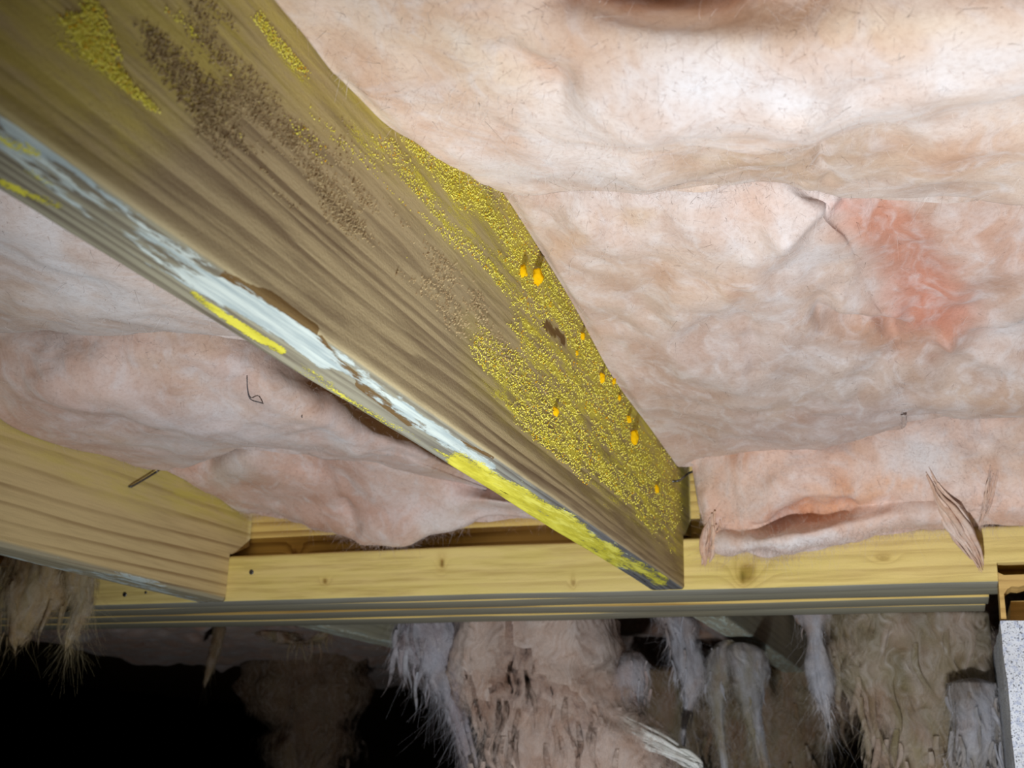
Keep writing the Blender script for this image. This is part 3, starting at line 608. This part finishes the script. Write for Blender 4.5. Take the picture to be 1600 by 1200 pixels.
# right bay, far fluffy end ---------------------------------------------------
def limC(G):
    G = limR(G); G[..., 1] = np.where(G[..., 2] < ZL+.002, np.minimum(G[..., 1], YB-.0008), np.minimum(G[..., 1], YG-.001)); return G
Ct = empty('insulation_batt', (0, .9, .2), 'fluffy pink torn batt end drooping over the ledger strip at right', 'insulation', 'glass wool batts between the joists')
rows = [row([(1075, 700), (1130, 680), (1208, 670), (1290, 650), (1400, 630), (1500, 600), (1620, 595), (2250, 590)], 'y', .90),
        row([(1082, 735), (1128, 708), (1208, 702), (1290, 678), (1400, 654), (1500, 634), (1620, 628), (2250, 626)], 'y', [.925, .90, .885, .882, .882, .882, .882, .882]),
        row([(1090, 785), (1140, 770), (1210, 755), (1290, 735), (1390, 715), (1490, 700), (1620, 700), (2250, 700)], 'y', [.925, .905, .885, .882, .885, .885, .885, .885]),
        row([(1097, 812), (1150, 808), (1210, 800), (1290, 780), (1390, 762), (1490, 755), (1620, 752), (2250, 750)], 'y', [.927, .912, .90, .893, .892, .89, .885, .885]),
        row([(1100, 828), (1165, 830), (1215, 818), (1290, 800), (1390, 785), (1490, 782), (1620, 776), (2250, 770)], 'y', [.928, .916, .913, .91, .905, .90, .892, .892]),
        row([(1102, 840), (1170, 848), (1225, 838), (1295, 826), (1390, 808), (1490, 803), (1620, 798), (2250, 790)], 'y', [.928, .905, .890, .893, .90, .90, .90, .90]),
        row([(1104, 850), (1175, 862), (1230, 862), (1300, 851), (1390, 831), (1490, 822), (1620, 816), (2250, 806)], 'y', [.928, .912, .900, .905, .915, .918, .92, .92]),
        row([(1106, 848), (1178, 862), (1232, 863), (1302, 850), (1390, 830), (1490, 820), (1620, 814), (2250, 804)], 'y', [.930, .929, .929, .929, .930, .930, .930, .930])]
sheet_wool(Ct, rows, 330, 200, (((1180, 825), (1260, 800), 9, -.006), ((1260, 800), (1330, 790), 9, -.004), ((1240, 740), (1180, 830), 14, .004), ((1300, 690), (1310, 780), 16, -.003), ((1350, 775), (1470, 790), 14, .003), ((1440, 800), (1500, 790), 20, .005), ((1100, 790), (1140, 850), 12, .004), ((1540, 700), (1530, 800), 12, -.004)),
           ((1240, 806, 60, 9, -.2, lin((206, 140, 100)), .9), (1360, 765, 90, 18, -.1, lin((238, 184, 146)), .85), (1300, 790, 60, 14, -.2, lin((230, 172, 130)), .7), (1440, 710, 60, 30, 0, WHITE, .8), (1240, 850, 90, 16, -.1, WHITE, .85), (1560, 720, 60, 40, 0, lin((244, 222, 208)), .8), (1480, 790, 50, 16, 0, lin((228, 196, 170)), .6), (1190, 770, 60, 30, -.4, lin((238, 212, 200)), .7)),
           (.0032, .0022), 80, limC, lin((242, 210, 194)), .03, 5200, 20, (.02, .02))

# left bay -------------------------------------------------------------------
def limL(G):
    G = G.copy(); G[..., 0] = np.clip(G[..., 0], XL+.0009, XM-TH-.0012); G[..., 2] = np.minimum(G[..., 2], ZT-.004)
    G[..., 1] = np.where(G[..., 2] < ZL+.002, np.minimum(G[..., 1], YB-.0008), np.minimum(G[..., 1], YG-.001)); return G
D = empty('insulation_batt', (-.4, .4, .24), 'pale whitish insulation batt nearest us in the left bay, left of the moldy joist', 'insulation', 'glass wool batts between the joists')
X6 = [-330, -120, 80, 230, 345, 480, 700]
def R6(ys, z): return row(list(zip(X6, ys)), 'z', z)
rows = [R6([150, 150, 160, 180, 200, 240, 300], .232), R6([300, 300, 310, 330, 350, 390, 450], .226), R6([420, 415, 420, 425, 440, 470, 530], .224), R6([480, 472, 480, 480, 492, 522, 580], .226), R6([520, 508, 516, 512, 522, 555, 610], [.236]*7)]
rows.append(rows[-1]+np.array([0, .006, .018])); rows.append(rows[-1]+np.array([0, -.006, .024]))
sheet_wool(D, rows, 260, 200, (((0, 340), (200, 450), 40, .004), ((40, 470), (120, 480), 20, .003)), ((120, 420, 180, 60, .4, lin((240, 238, 240)), .8), (20, 470, 70, 40, 0, lin((224, 200, 180)), .8), (220, 500, 110, 22, .1, lin((206, 190, 180)), .7), (0, 510, 120, 14, 0, lin((190, 160, 136)), .5)), (.003, .0013), 90, limL, lin((232, 218, 212)), .05, 2200, 60, (.02, .02))
E_ = empty('insulation_batt', (-.45, .62, .24), 'dusty pink rumpled batt in the middle of the left bay with a dark thread', 'insulation', 'glass wool batts between the joists')
def left(y, z): return np.array([XL+.0012, y, z])
rows = [with0(left(.52, .275), row([(0, 0), (60, 490), (200, 485), (330, 490), (450, 540), (600, 640), (760, 720)], 'z', .275)),
        with0(left(.56, .262), row([(0, 0), (60, 525), (200, 522), (330, 528), (450, 570), (600, 650), (760, 730)], 'z', [.258]*7)),
        with0(left(.60, .238), row([(0, 0), (80, 570), (210, 570), (340, 580), (460, 610), (600, 670), (760, 740)], 'z', [.24]*7)),
        with0(left(.64, .222), row([(0, 0), (100, 620), (230, 625), (360, 630), (470, 645), (610, 690), (760, 750)], 'z', [.228, .226, .226, .23, .23, .23, .23])),
        with0(left(.70, .221), row([(0, 0), (150, 675), (260, 665), (370, 665), (475, 675), (610, 705), (760, 760)], 'z', [.226, .222, .222, .224, .224, .226, .226])),
        with0(left(.76, .228), row([(0, 0), (200, 708), (285, 695), (375, 688), (480, 698), (610, 715), (760, 765)], 'z', [.226, .223, .223, .222, .222, .224, .224])),
        with0(left(.79, .231), row([(0, 0), (235, 728), (300, 718), (378, 700), (490, 710), (610, 727), (760, 775)], 'z', [.231, .232, .231, .230, .230, .230, .230]))]
rows.append(rows[-1]+np.array([0, .006, .018])); rows.append(rows[-1]+np.array([0, -.004, .02]))
_, GE = sheet_wool(E_, rows, 300, 230, (((0, 590), (180, 600), 20, .004), ((200, 570), (380, 600), 14, -.003), ((330, 660), (520, 640), 20, .004), ((180, 660), (260, 690), 14, -.003), ((420, 610), (560, 690), 14, .004), ((100, 640), (300, 640), 22, .003)),
           ((110, 600, 140, 50, .1, lin((236, 206, 194)), .6), (330, 660, 160, 40, .1, lin((226, 214, 214)), .8), (540, 690, 40, 12, .5, WHITE, .9), (200, 530, 80, 20, 0, lin((236, 204, 190)), .8), (60, 680, 120, 26, .2, lin((214, 178, 160)), .7)), (.0035, .0017), 110, limL, lin((226, 200, 190)), .045, 2600, 70, (.02, .02))
Ft = empty('insulation_batt', (-.4, .88, .2), 'torn pink batt end with a rounded clump above the ledger, left bay', 'insulation', 'glass wool batts between the joists')
rows = [with0(left(.80, .262), row([(0, 0), (330, 680), (400, 670), (490, 670), (600, 660), (700, 700), (800, 740), (960, 800)], 'z', .262)),
        with0(left(.815, .236), row([(0, 0), (320, 735), (390, 715), (490, 725), (600, 700), (700, 730), (800, 760), (960, 820)], 'z', [.24, .238, .238, .24, .24, .24, .24, .24])),
        with0(left(.85, .231), row([(0, 0), (345, 762), (420, 750), (500, 750), (600, 745), (700, 755), (800, 770), (960, 820)], 'z', [.228, .228, .228, .228, .226, .226, .228, .23])),
        with0(left(.90, .227), row([(0, 0), (370, 785), (440, 780), (520, 790), (600, 790), (690, 782), (800, 785), (960, 825)], 'y', [.9, .9, .905, .905, .90, .905, .91, .92])),
        with0(left(.93, .222), row([(0, 0), (400, 797), (455, 802), (530, 822), (600, 832), (685, 812), (800, 798), (960, 828)], 'y', [.92, .925, .925, .918, .912, .92, .93, .935])),
        with0(left(.945, .222), row([(0, 0), (410, 803), (460, 812), (535, 836), (600, 851), (680, 829), (800, 808), (960, 830)], 'y', [.94, .94, .94, .932, .928, .932, .94, .945])),
        with0(left(.958, .226), row([(0, 0), (412, 800), (462, 809), (535, 834), (600, 846), (680, 827), (800, 806), (960, 828)], 'y', [.958, .958, .958, .952, .948, .955, .96, .96]))]
sheet_wool(Ft, rows, 300, 200, (((360, 720), (310, 760), 20, .003), ((470, 735), (540, 745), 16, -.003), ((600, 770), (610, 830), 30, .005), ((545, 790), (555, 830), 8, -.004), ((660, 720), (700, 800), 18, .003), ((430, 790), (520, 800), 10, .002)),
           ((360, 730, 50, 30, -.6, lin((228, 218, 212)), .8), (500, 770, 120, 40, 0, lin((222, 182, 164)), .8), (600, 830, 60, 24, 0, lin((226, 196, 180)), .7), (620, 740, 70, 40, .2, lin((232, 208, 198)), .6), (480, 812, 60, 10, .2, lin((206, 160, 134)), .7)), (.003, .0018), 130, limL, lin((226, 190, 176)), .03, 3600, 50, (.02, .02))

# batts beyond the girder ------------------------------------------------------
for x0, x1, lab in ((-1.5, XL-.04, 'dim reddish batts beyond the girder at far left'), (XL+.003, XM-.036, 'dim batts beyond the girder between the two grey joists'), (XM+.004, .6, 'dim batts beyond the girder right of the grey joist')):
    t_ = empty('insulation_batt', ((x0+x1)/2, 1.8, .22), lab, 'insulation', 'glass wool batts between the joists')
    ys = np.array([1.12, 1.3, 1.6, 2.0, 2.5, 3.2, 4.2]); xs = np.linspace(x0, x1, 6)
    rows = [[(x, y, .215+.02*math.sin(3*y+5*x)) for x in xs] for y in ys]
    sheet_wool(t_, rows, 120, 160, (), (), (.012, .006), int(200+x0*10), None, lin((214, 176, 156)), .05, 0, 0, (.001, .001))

# ------------------------------------------------------------------ hanging tufts
def locks(parent, V, h, n, cA, cB, seed, behind):
    """tapering locks of fibre hanging off a hank"""
    r = np.random.default_rng(seed+70); nt, nm = V.shape[:2]; K, m = 14, 7; Vs = []; Cs = []; As = []; Fs = []
    ph = np.linspace(0, 2*math.pi, m, endpoint=False); tt = np.linspace(0, 1, K)
    for q in range(n):
        i = r.integers(int(nt*.05), nt-1); j = r.integers(0, nm); p = V[i, j]; hh = max(h[i], .004)
        ln = min(hh*r.uniform(.6, 2.4), .05); w_ = min(hh*r.uniform(.03, .12), .004)
        out = r.normal(size=2)*.25*ln
        cl = p[None]+np.stack([out[0]*tt**1.5+.06*ln*np.sin(tt*5+q), out[1]*tt**1.5*.5, -ln*tt], -1)
        rad = w_*np.sin(np.pi*np.clip(tt*.8+.18, 0, 1))*(1-tt)**.5+.00012
        R_ = cl[:, None]+rad[:, None, None]*np.stack([np.cos(ph), .5*np.sin(ph), 0*ph], -1)[None]
        R_ += .25*rad[:, None, None]*fbm(R_*np.array([400, 400, 60]), seed+q, 2)[..., None]
        if behind: R_[..., 1] = np.maximum(R_[..., 1], 1.0955); R_[..., 0] = np.minimum(R_[..., 0], .0335)
        else: R_[..., 1] = np.minimum(R_[..., 1], YB-.0008)
        k = r.random(); Vs.append(R_.reshape(-1, 3)); Cs.append(np.broadcast_to(np.array(cA)*k+np.array(cB)*(1-k), (K*m, 3))); As.append(np.repeat(.8-.5*tt, m)); Fs.append(gridF(K, m, q*K*m, True))
    o = mesh('locks', np.concatenate(Vs), np.concatenate(Fs), M['wisp'], parent, dict(al=np.concatenate(As)), np.concatenate(Cs)); o['kind'] = 'stuff'
def tuft(label, path, base, seed, flat=.6, fib=900, flen=.02, ragged=.5, col2=None, fold=.18, group='torn wool hanging below the floor', al=1.0, top=None, name='insulation_tuft', parts=None):
    """path: (px, py, halfwidth px, world y); a lofted, folded hank of wool with a ragged, thinning lower end"""
    pth = np.array(path, float); n, m = 80, 52
    C = np.array([aty(np.array(a), np.array(b), yy) for a, b, _, yy in pth]); hw = pth[:, 2]*pth[:, 3]/FPX*1.06
    c = crom(C, n); h = np.maximum(crom(hw[:, None], n)[:, 0], .0004); t = np.linspace(0, 1, n)
    ph = np.linspace(0, 2*math.pi, m, endpoint=False)
    ux = np.array([.94, .33, 0]); uy = np.array([-.33, .94, 0])
    dirs = np.cos(ph)[:, None]*ux + np.sin(ph)[:, None]*uy*flat
    V = c[:, None, :] + h[:, None, None]*dirs[None]
    q = np.stack([np.cos(ph)[None]*2.2+0*t[:, None], np.sin(ph)[None]*2.2+0*t[:, None], t[:, None]*1.6+0*ph[None]], -1)
    f1 = fbm(q*1.6+seed, seed, 3); f2 = fbm(V*np.array([150, 150, 40])+seed, seed+3, 4); f3 = fbm(V*45+seed, seed+5, 3)
    f3 = fbm(V*np.array([60, 60, 14])+seed, seed+5, 3); f2 = fbm(V*np.array([260, 260, 22])+seed, seed+3, 4)
    sw = fbm(np.stack([c[:, 2]*22+seed, 0*t, 0*t], -1), seed+14, 3)
    k = 1 + fold*1.8*f1 + .04*f2 + .14*f3 + .3*sw[:, None]
    k = k*np.clip((t[:, None]+.004)/.07, 0, 1)**.5*np.clip((1.004-t[:, None])/.1, 0, 1)**.5
    V = c[:, None, :] + (h[:, None]*k)[..., None]*dirs[None]
    V[..., 1] += .012*min(1, h.max()/.03)*fbm(V*np.array([40, 1, 16])+seed, seed+16, 3)
    # ragged end: strands reach different lengths
    rag = fbm(np.stack([np.cos(ph)*3+seed, np.sin(ph)*3, 0*ph], -1), seed+9, 3)
    V[..., 2] += -(t[:, None]**2)*(rag[None]*ragged)*abs(C[0, 2]-C[-1, 2])*.5
    if pth[:, 3].min() > 1.0:
        V[..., 1] = np.maximum(V[..., 1], 1.0955); V[..., 0] = np.minimum(V[..., 0], .0335)
    else: V[..., 1] = np.minimum(V[..., 1], YB-.0008)
    cols = np.broadcast_to(base, V.shape).copy()
    c2 = np.array(col2 if col2 is not None else GREYP); vv = np.clip(.5+1.1*fbm(V*np.array([70, 70, 22])+3, seed+12, 4), 0, 1)[..., None]
    cols = cols*(1-vv)+c2*vv
    alp = (al*(1-.62*sstep(.3, 1.0, t)))[:, None] + .3*f3 + .15*f2
    th = empty(name, tuple(C[0]), label, 'insulation', group)
    Ps, Fs, As, Cs = [], [], [], []; nn = n*m
    for q, (sc, aa) in enumerate(((.6, .7), (.78, .1), (.92, -.12), (1.06, -.3), (1.2, -.42))):
        W = c[:, None, :] + (V-c[:, None, :])*sc*(1+.10*fbm(V*np.array([50, 50, 12])+q*5+seed, seed+q*3, 3))[..., None]
        W[..., 2] -= (sc-.55)*.01*t[:, None]
        if pth[:, 3].min() > 1.0: W[..., 1] = np.maximum(W[..., 1], 1.0955); W[..., 0] = np.minimum(W[..., 0], .0335)
        else: W[..., 1] = np.minimum(W[..., 1], YB-.0008)
        Ps.append(W.reshape(-1, 3)); As.append((alp+aa-.2).reshape(-1)); Cs.append(cols.reshape(-1, 3)); Fs += (gridF(n, m, q*nn, wrap=True)).tolist()
    P = V.reshape(-1, 3)
    mesh('wool', np.concatenate(Ps), Fs, M['wisp'], th, dict(al=np.concatenate(As)), np.concatenate(Cs))
    N = (V-c[:, None, :]); N /= np.linalg.norm(N, axis=2)[..., None]+1e-9
    if fib > 150: locks(th, V, h, max(16, fib//14), base, c2, seed, pth[:, 3].min() > 1.0)
    if fib: hairs(th, P, N.reshape(-1, 3), fib, min(flen, .016), .00006, np.array(base)*1.05, np.clip(np.array(c2)*1.1, 0, 1), seed+60, 'strands', .5, 1.3)
    return th
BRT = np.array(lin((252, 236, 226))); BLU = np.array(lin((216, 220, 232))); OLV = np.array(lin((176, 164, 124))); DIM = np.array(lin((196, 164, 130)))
tuft('bright pinkish hank of wool hanging below the girder in the middle', [(842, 935, 112, 1.14), (845, 1010, 108, 1.14), (850, 1060, 98, 1.13), (868, 1110, 104, 1.12), (895, 1160, 125, 1.11), (905, 1215, 150, 1.11), (905, 1300, 150, 1.11)], BRT, 3, .55, 2200, .014, .2, lin((248, 228, 216)), al=1.2, fold=.1)
tuft('small wispy grey tuft right of the bright hank under the girder', [(985, 1015, 10, 1.16), (985, 1040, 26, 1.15), (978, 1075, 32, 1.15), (985, 1110, 24, 1.15), (1000, 1170, 14, 1.15)], BLU, 6, .7, 700, .016, .4, None, al=.9)
tuft('bluish torn wool with long strands left of the bright hank', [(665, 945, 52, 1.12), (672, 1000, 55, 1.12), (690, 1040, 36, 1.12), (706, 1090, 18, 1.12), (722, 1140, 13, 1.12), (738, 1200, 8, 1.12), (745, 1260, 5, 1.12)], BLU, 8, .6, 1300, .03, .5, lin((206, 196, 204)), al=.85)
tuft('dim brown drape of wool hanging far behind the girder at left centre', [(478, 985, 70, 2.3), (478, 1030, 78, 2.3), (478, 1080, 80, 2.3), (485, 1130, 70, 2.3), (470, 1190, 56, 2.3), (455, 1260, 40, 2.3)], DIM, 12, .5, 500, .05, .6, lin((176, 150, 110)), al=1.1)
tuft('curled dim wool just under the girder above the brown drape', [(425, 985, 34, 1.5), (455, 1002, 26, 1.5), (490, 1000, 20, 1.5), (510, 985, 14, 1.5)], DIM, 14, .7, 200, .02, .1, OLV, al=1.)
tuft('thin dim strand of wool under the girder at left', [(345, 975, 10, 1.5), (338, 1010, 9, 1.5), (328, 1045, 7, 1.5), (320, 1070, 4, 1.5)], DIM, 15, .8, 60, .01, .2, OLV, al=1.1)
tuft('tan drooping wool at far left in front of the ledger strip', [(60, 845, 60, .905), (62, 900, 66, .905), (52, 935, 56, .905), (36, 975, 34, .905), (30, 1010, 22, .905)], np.array(lin((226, 198, 146))), 17, .5, 240, .012, .5, lin((214, 196, 150)), al=1.0)
tuft('thin tan wool tip hanging beside the left joist in front of the ledger', [(112, 850, 26, .90), (122, 915, 26, .90), (128, 950, 20, .90), (112, 980, 14, .90), (102, 1005, 7, .90)], np.array(lin((232, 208, 156))), 18, .6, 450, .014, .4, lin((220, 206, 170)), al=.8)
tuft('grey wisp hanging between the small tuft and the grey joist', [(1050, 955, 40, 1.2), (1062, 990, 24, 1.2), (1072, 1030, 26, 1.2), (1080, 1070, 22, 1.2), (1070, 1120, 10, 1.2), (1065, 1160, 4, 1.2)], BLU, 20, .6, 600, .02, .5, lin((186, 176, 176)), al=.7)
tuft('long pale strand of wool under the grey joist, left of two', [(1138, 1000, 22, 1.26), (1128, 1050, 24, 1.26), (1122, 1100, 12, 1.26), (1128, 1160, 8, 1.26), (1135, 1215, 6, 1.26), (1138, 1260, 3, 1.26)], BLU, 22, .6, 500, .02, .3, OLV, fold=.2, al=.85, group='pale strands under the grey joist')
tuft('long pale strand of wool under the grey joist, right of two', [(1158, 1005, 26, 1.26), (1166, 1050, 26, 1.26), (1172, 1100, 15, 1.26), (1182, 1150, 12, 1.26), (1194, 1205, 9, 1.26), (1204, 1260, 5, 1.26)], BLU, 23, .6, 500, .02, .3, OLV, fold=.2, al=.95, group='pale strands under the grey joist')
tuft('narrow white strand hanging in front of the dark gap right of the grey joist', [(1270, 945, 30, 1.11), (1272, 985, 9, 1.11), (1277, 1030, 13, 1.11), (1284, 1075, 13, 1.11), (1291, 1110, 8, 1.11), (1296, 1130, 3, 1.11)], BLU, 24, .7, 350, .014, .4, lin((214, 206, 204)), al=1.)
tuft('wide grey brown curtain of wool hanging beside the pier', [(1425, 945, 128, 1.15), (1428, 1000, 118, 1.15), (1438, 1060, 108, 1.15), (1450, 1110, 98, 1.15), (1462, 1170, 92, 1.15), (1475, 1250, 90, 1.15)], np.array(lin((226, 208, 192))), 26, .35, 1600, .02, .4, OLV, fold=.22, al=1.15)
tuft('wispy grey lump of wool against the lower left of the pier', [(1520, 1060, 22, 1.12), (1528, 1100, 34, 1.12), (1525, 1150, 38, 1.12), (1515, 1210, 26, 1.12)], BLU, 28, .5, 800, .012, .3, lin((180, 172, 160)), al=.8)
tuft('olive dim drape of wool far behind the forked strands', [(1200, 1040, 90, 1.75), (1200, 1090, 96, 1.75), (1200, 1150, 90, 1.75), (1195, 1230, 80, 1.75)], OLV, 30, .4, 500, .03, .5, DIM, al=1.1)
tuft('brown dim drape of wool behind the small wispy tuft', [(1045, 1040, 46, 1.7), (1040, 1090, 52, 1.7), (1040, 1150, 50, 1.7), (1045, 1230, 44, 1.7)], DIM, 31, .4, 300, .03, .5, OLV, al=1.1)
def tail(label, path, n, base, c2, seed, group):
    """a twisted tail: many fine strands wound about one line"""
    pth = np.array(path, float); r = np.random.default_rng(seed); K, m = 26, 5; tt = np.linspace(0, 1, K)
    C = np.array([aty(np.array(a), np.array(b), yy) for a, b, _, yy in pth]); c = crom(C, K); hw = np.maximum(crom((pth[:, 2]*pth[:, 3]/FPX)[:, None], K)[:, 0], .0003)
    ph = np.linspace(0, 2*math.pi, m, endpoint=False); Vs, Fs, Cs = [], [], []
    for q in range(n):
        a0 = r.uniform(0, 6.28); rr = r.random()**.5; tw = r.uniform(1.5, 3.5); e = r.uniform(.6, 1.); t0 = r.uniform(0, .25)
        ti = t0+(e-t0)*tt; cc = np.stack([np.interp(ti, tt, c[:, k]) for k in range(3)], -1); hh = np.interp(ti, tt, hw)
        ang = a0+tw*ti; off = rr*hh[:, None]*np.stack([np.cos(ang), .8*np.sin(ang), 0*ang], -1)
        off += hh[:, None]*.35*np.stack([fbm(np.stack([ti*5+q*3.1, 0*ti+k, 0*ti], -1), seed+k, 2) for k in range(3)], -1)
        rad = hh*r.uniform(.16, .4)*np.sin(np.pi*np.clip(tt*.92+.06, 0, 1))**.5
        R_ = (cc+off)[:, None]+rad[:, None, None]*np.stack([np.cos(ph), np.sin(ph), 0*ph], -1)[None]
        R_[..., 1] = np.minimum(R_[..., 1], YB-.0009) if pth[0, 3] < 1 else np.maximum(R_[..., 1], 1.0955)
        k = r.random(); Vs.append(R_.reshape(-1, 3)); Fs.append(gridF(K, m, q*K*m, True)); Cs.append(np.broadcast_to(np.array(base)*k+np.array(c2)*(1-k), (K*m, 3)))
    th = empty('insulation_tuft', tuple(C[0]), label, 'insulation', group); P = np.concatenate(Vs)
    o = mesh('strands', P, np.concatenate(Fs), M['wool'], th, None, np.concatenate(Cs)); o['kind'] = 'stuff'
    hairs(th, P, np.broadcast_to(np.array([0., -.7, .1]), P.shape), 160, .007, .00006, np.array(base), np.array(c2), seed+3, 'loose_fibres', .7, .6)
g_ = 'small wool tails over the ledger'
tail('twisted wool tail dangling in front of the ledger at right', [(1446, 728, 5, .884), (1466, 768, 8, .888), (1484, 800, 16, .893), (1504, 834, 14, .905), (1522, 866, 9, .915), (1536, 898, 3, .922)], 46, lin((250, 226, 210)), lin((214, 176, 150)), 33, g_)
tail('short thin wool wisp beside the twisted tail over the ledger', [(1556, 722, 6, .884), (1547, 765, 6, .888), (1538, 800, 5, .90), (1530, 828, 2, .91)], 14, lin((252, 236, 224)), lin((236, 206, 190)), 34, g_)
tail('stubby wool tail at the left end of the drooping batt over the ledger', [(1120, 800, 14, .918), (1111, 838, 12, .920), (1105, 866, 10, .922), (1101, 886, 6, .924)], 26, lin((248, 224, 204)), lin((224, 184, 156)), 35, g_)
tail('pale rolled tail of wool slanting down from the bright hank at the bottom', [(960, 1112, 16, 1.125), (1000, 1142, 24, 1.12), (1040, 1168, 24, 1.115), (1078, 1192, 16, 1.11), (1092, 1206, 8, 1.11)], 70, np.array(lin((240, 244, 242))), np.array(lin((206, 208, 204))), 37, 'torn wool hanging below the floor')

# ------------------------------------------------------------------ wires and threads
def tube(name, pts, rad, mat, parent=None, n=6):
    pts = np.array(pts, float); c = crom(pts, max(8, len(pts)*6)); d = np.gradient(c, axis=0); d /= np.linalg.norm(d, axis=1)[:, None]
    a = np.cross(d, np.array([.3, .2, .93])); a /= np.linalg.norm(a, axis=1)[:, None]; b = np.cross(d, a)
    ph = np.linspace(0, 2*math.pi, n, endpoint=False); rr = np.broadcast_to(np.asarray(rad, float), (len(c),))
    V = c[:, None]+rr[:, None, None]*(np.cos(ph)[None, :, None]*a[:, None]+np.sin(ph)[None, :, None]*b[:, None])
    F = gridF(len(c), n, wrap=True).tolist()+[list(range(n)), [(len(c)-1)*n+i for i in range(n)][::-1]]
    return mesh(name, V.reshape(-1, 3), F, mat, parent)
p = atx(np.array(201.), np.array(760.), XL); q = atx(np.array(232.), np.array(741.), XL)
tag(tube('wire_hanger', [p+np.array([-.004, 0, 0]), p+np.array([.001, 0, 0]), p+np.array([.003, .002, .001]), q+np.array([.004, .002, .001]), q+np.array([.008, .003, .004])], .0009, M['steel']), 'bent steel wire poking from the left joist under the wool', 'wire', 'insulation support wires')
p = atx(np.array(1051.), np.array(752.), XM); q = atx(np.array(1064.), np.array(744.), XM)
tag(tube('wire_hanger', [p+np.array([-.004, 0, 0]), p+np.array([.001, 0, 0]), p+np.array([.005, .002, .001]), q+np.array([.005, .002, .002]), q+np.array([.009, .003, .004])], .0009, M['steel']), 'bent steel wire at the far end of the moldy joist beside the wool', 'wire', 'insulation support wires')
def onsheet(G, qx, qy, lift):
    gx, gy = proj(G); k = np.argmin((gx-qx)**2+(gy-qy)**2); p = G.reshape(-1, 3)[k]; d = ray(np.array(qx), np.array(qy)); d = d*(p@FW)/(d@FW); return d*(1-lift/np.linalg.norm(d))
tag(tube('thread', [onsheet(GE, float(a), float(b), .004) for a, b in ((386, 590), (387, 610), (392, 624), (410, 630), (430, 638), (450, 645), (472, 652))], .0004, M['thread']), 'dark curved thread lying against the pink batt in the left bay', 'thread')
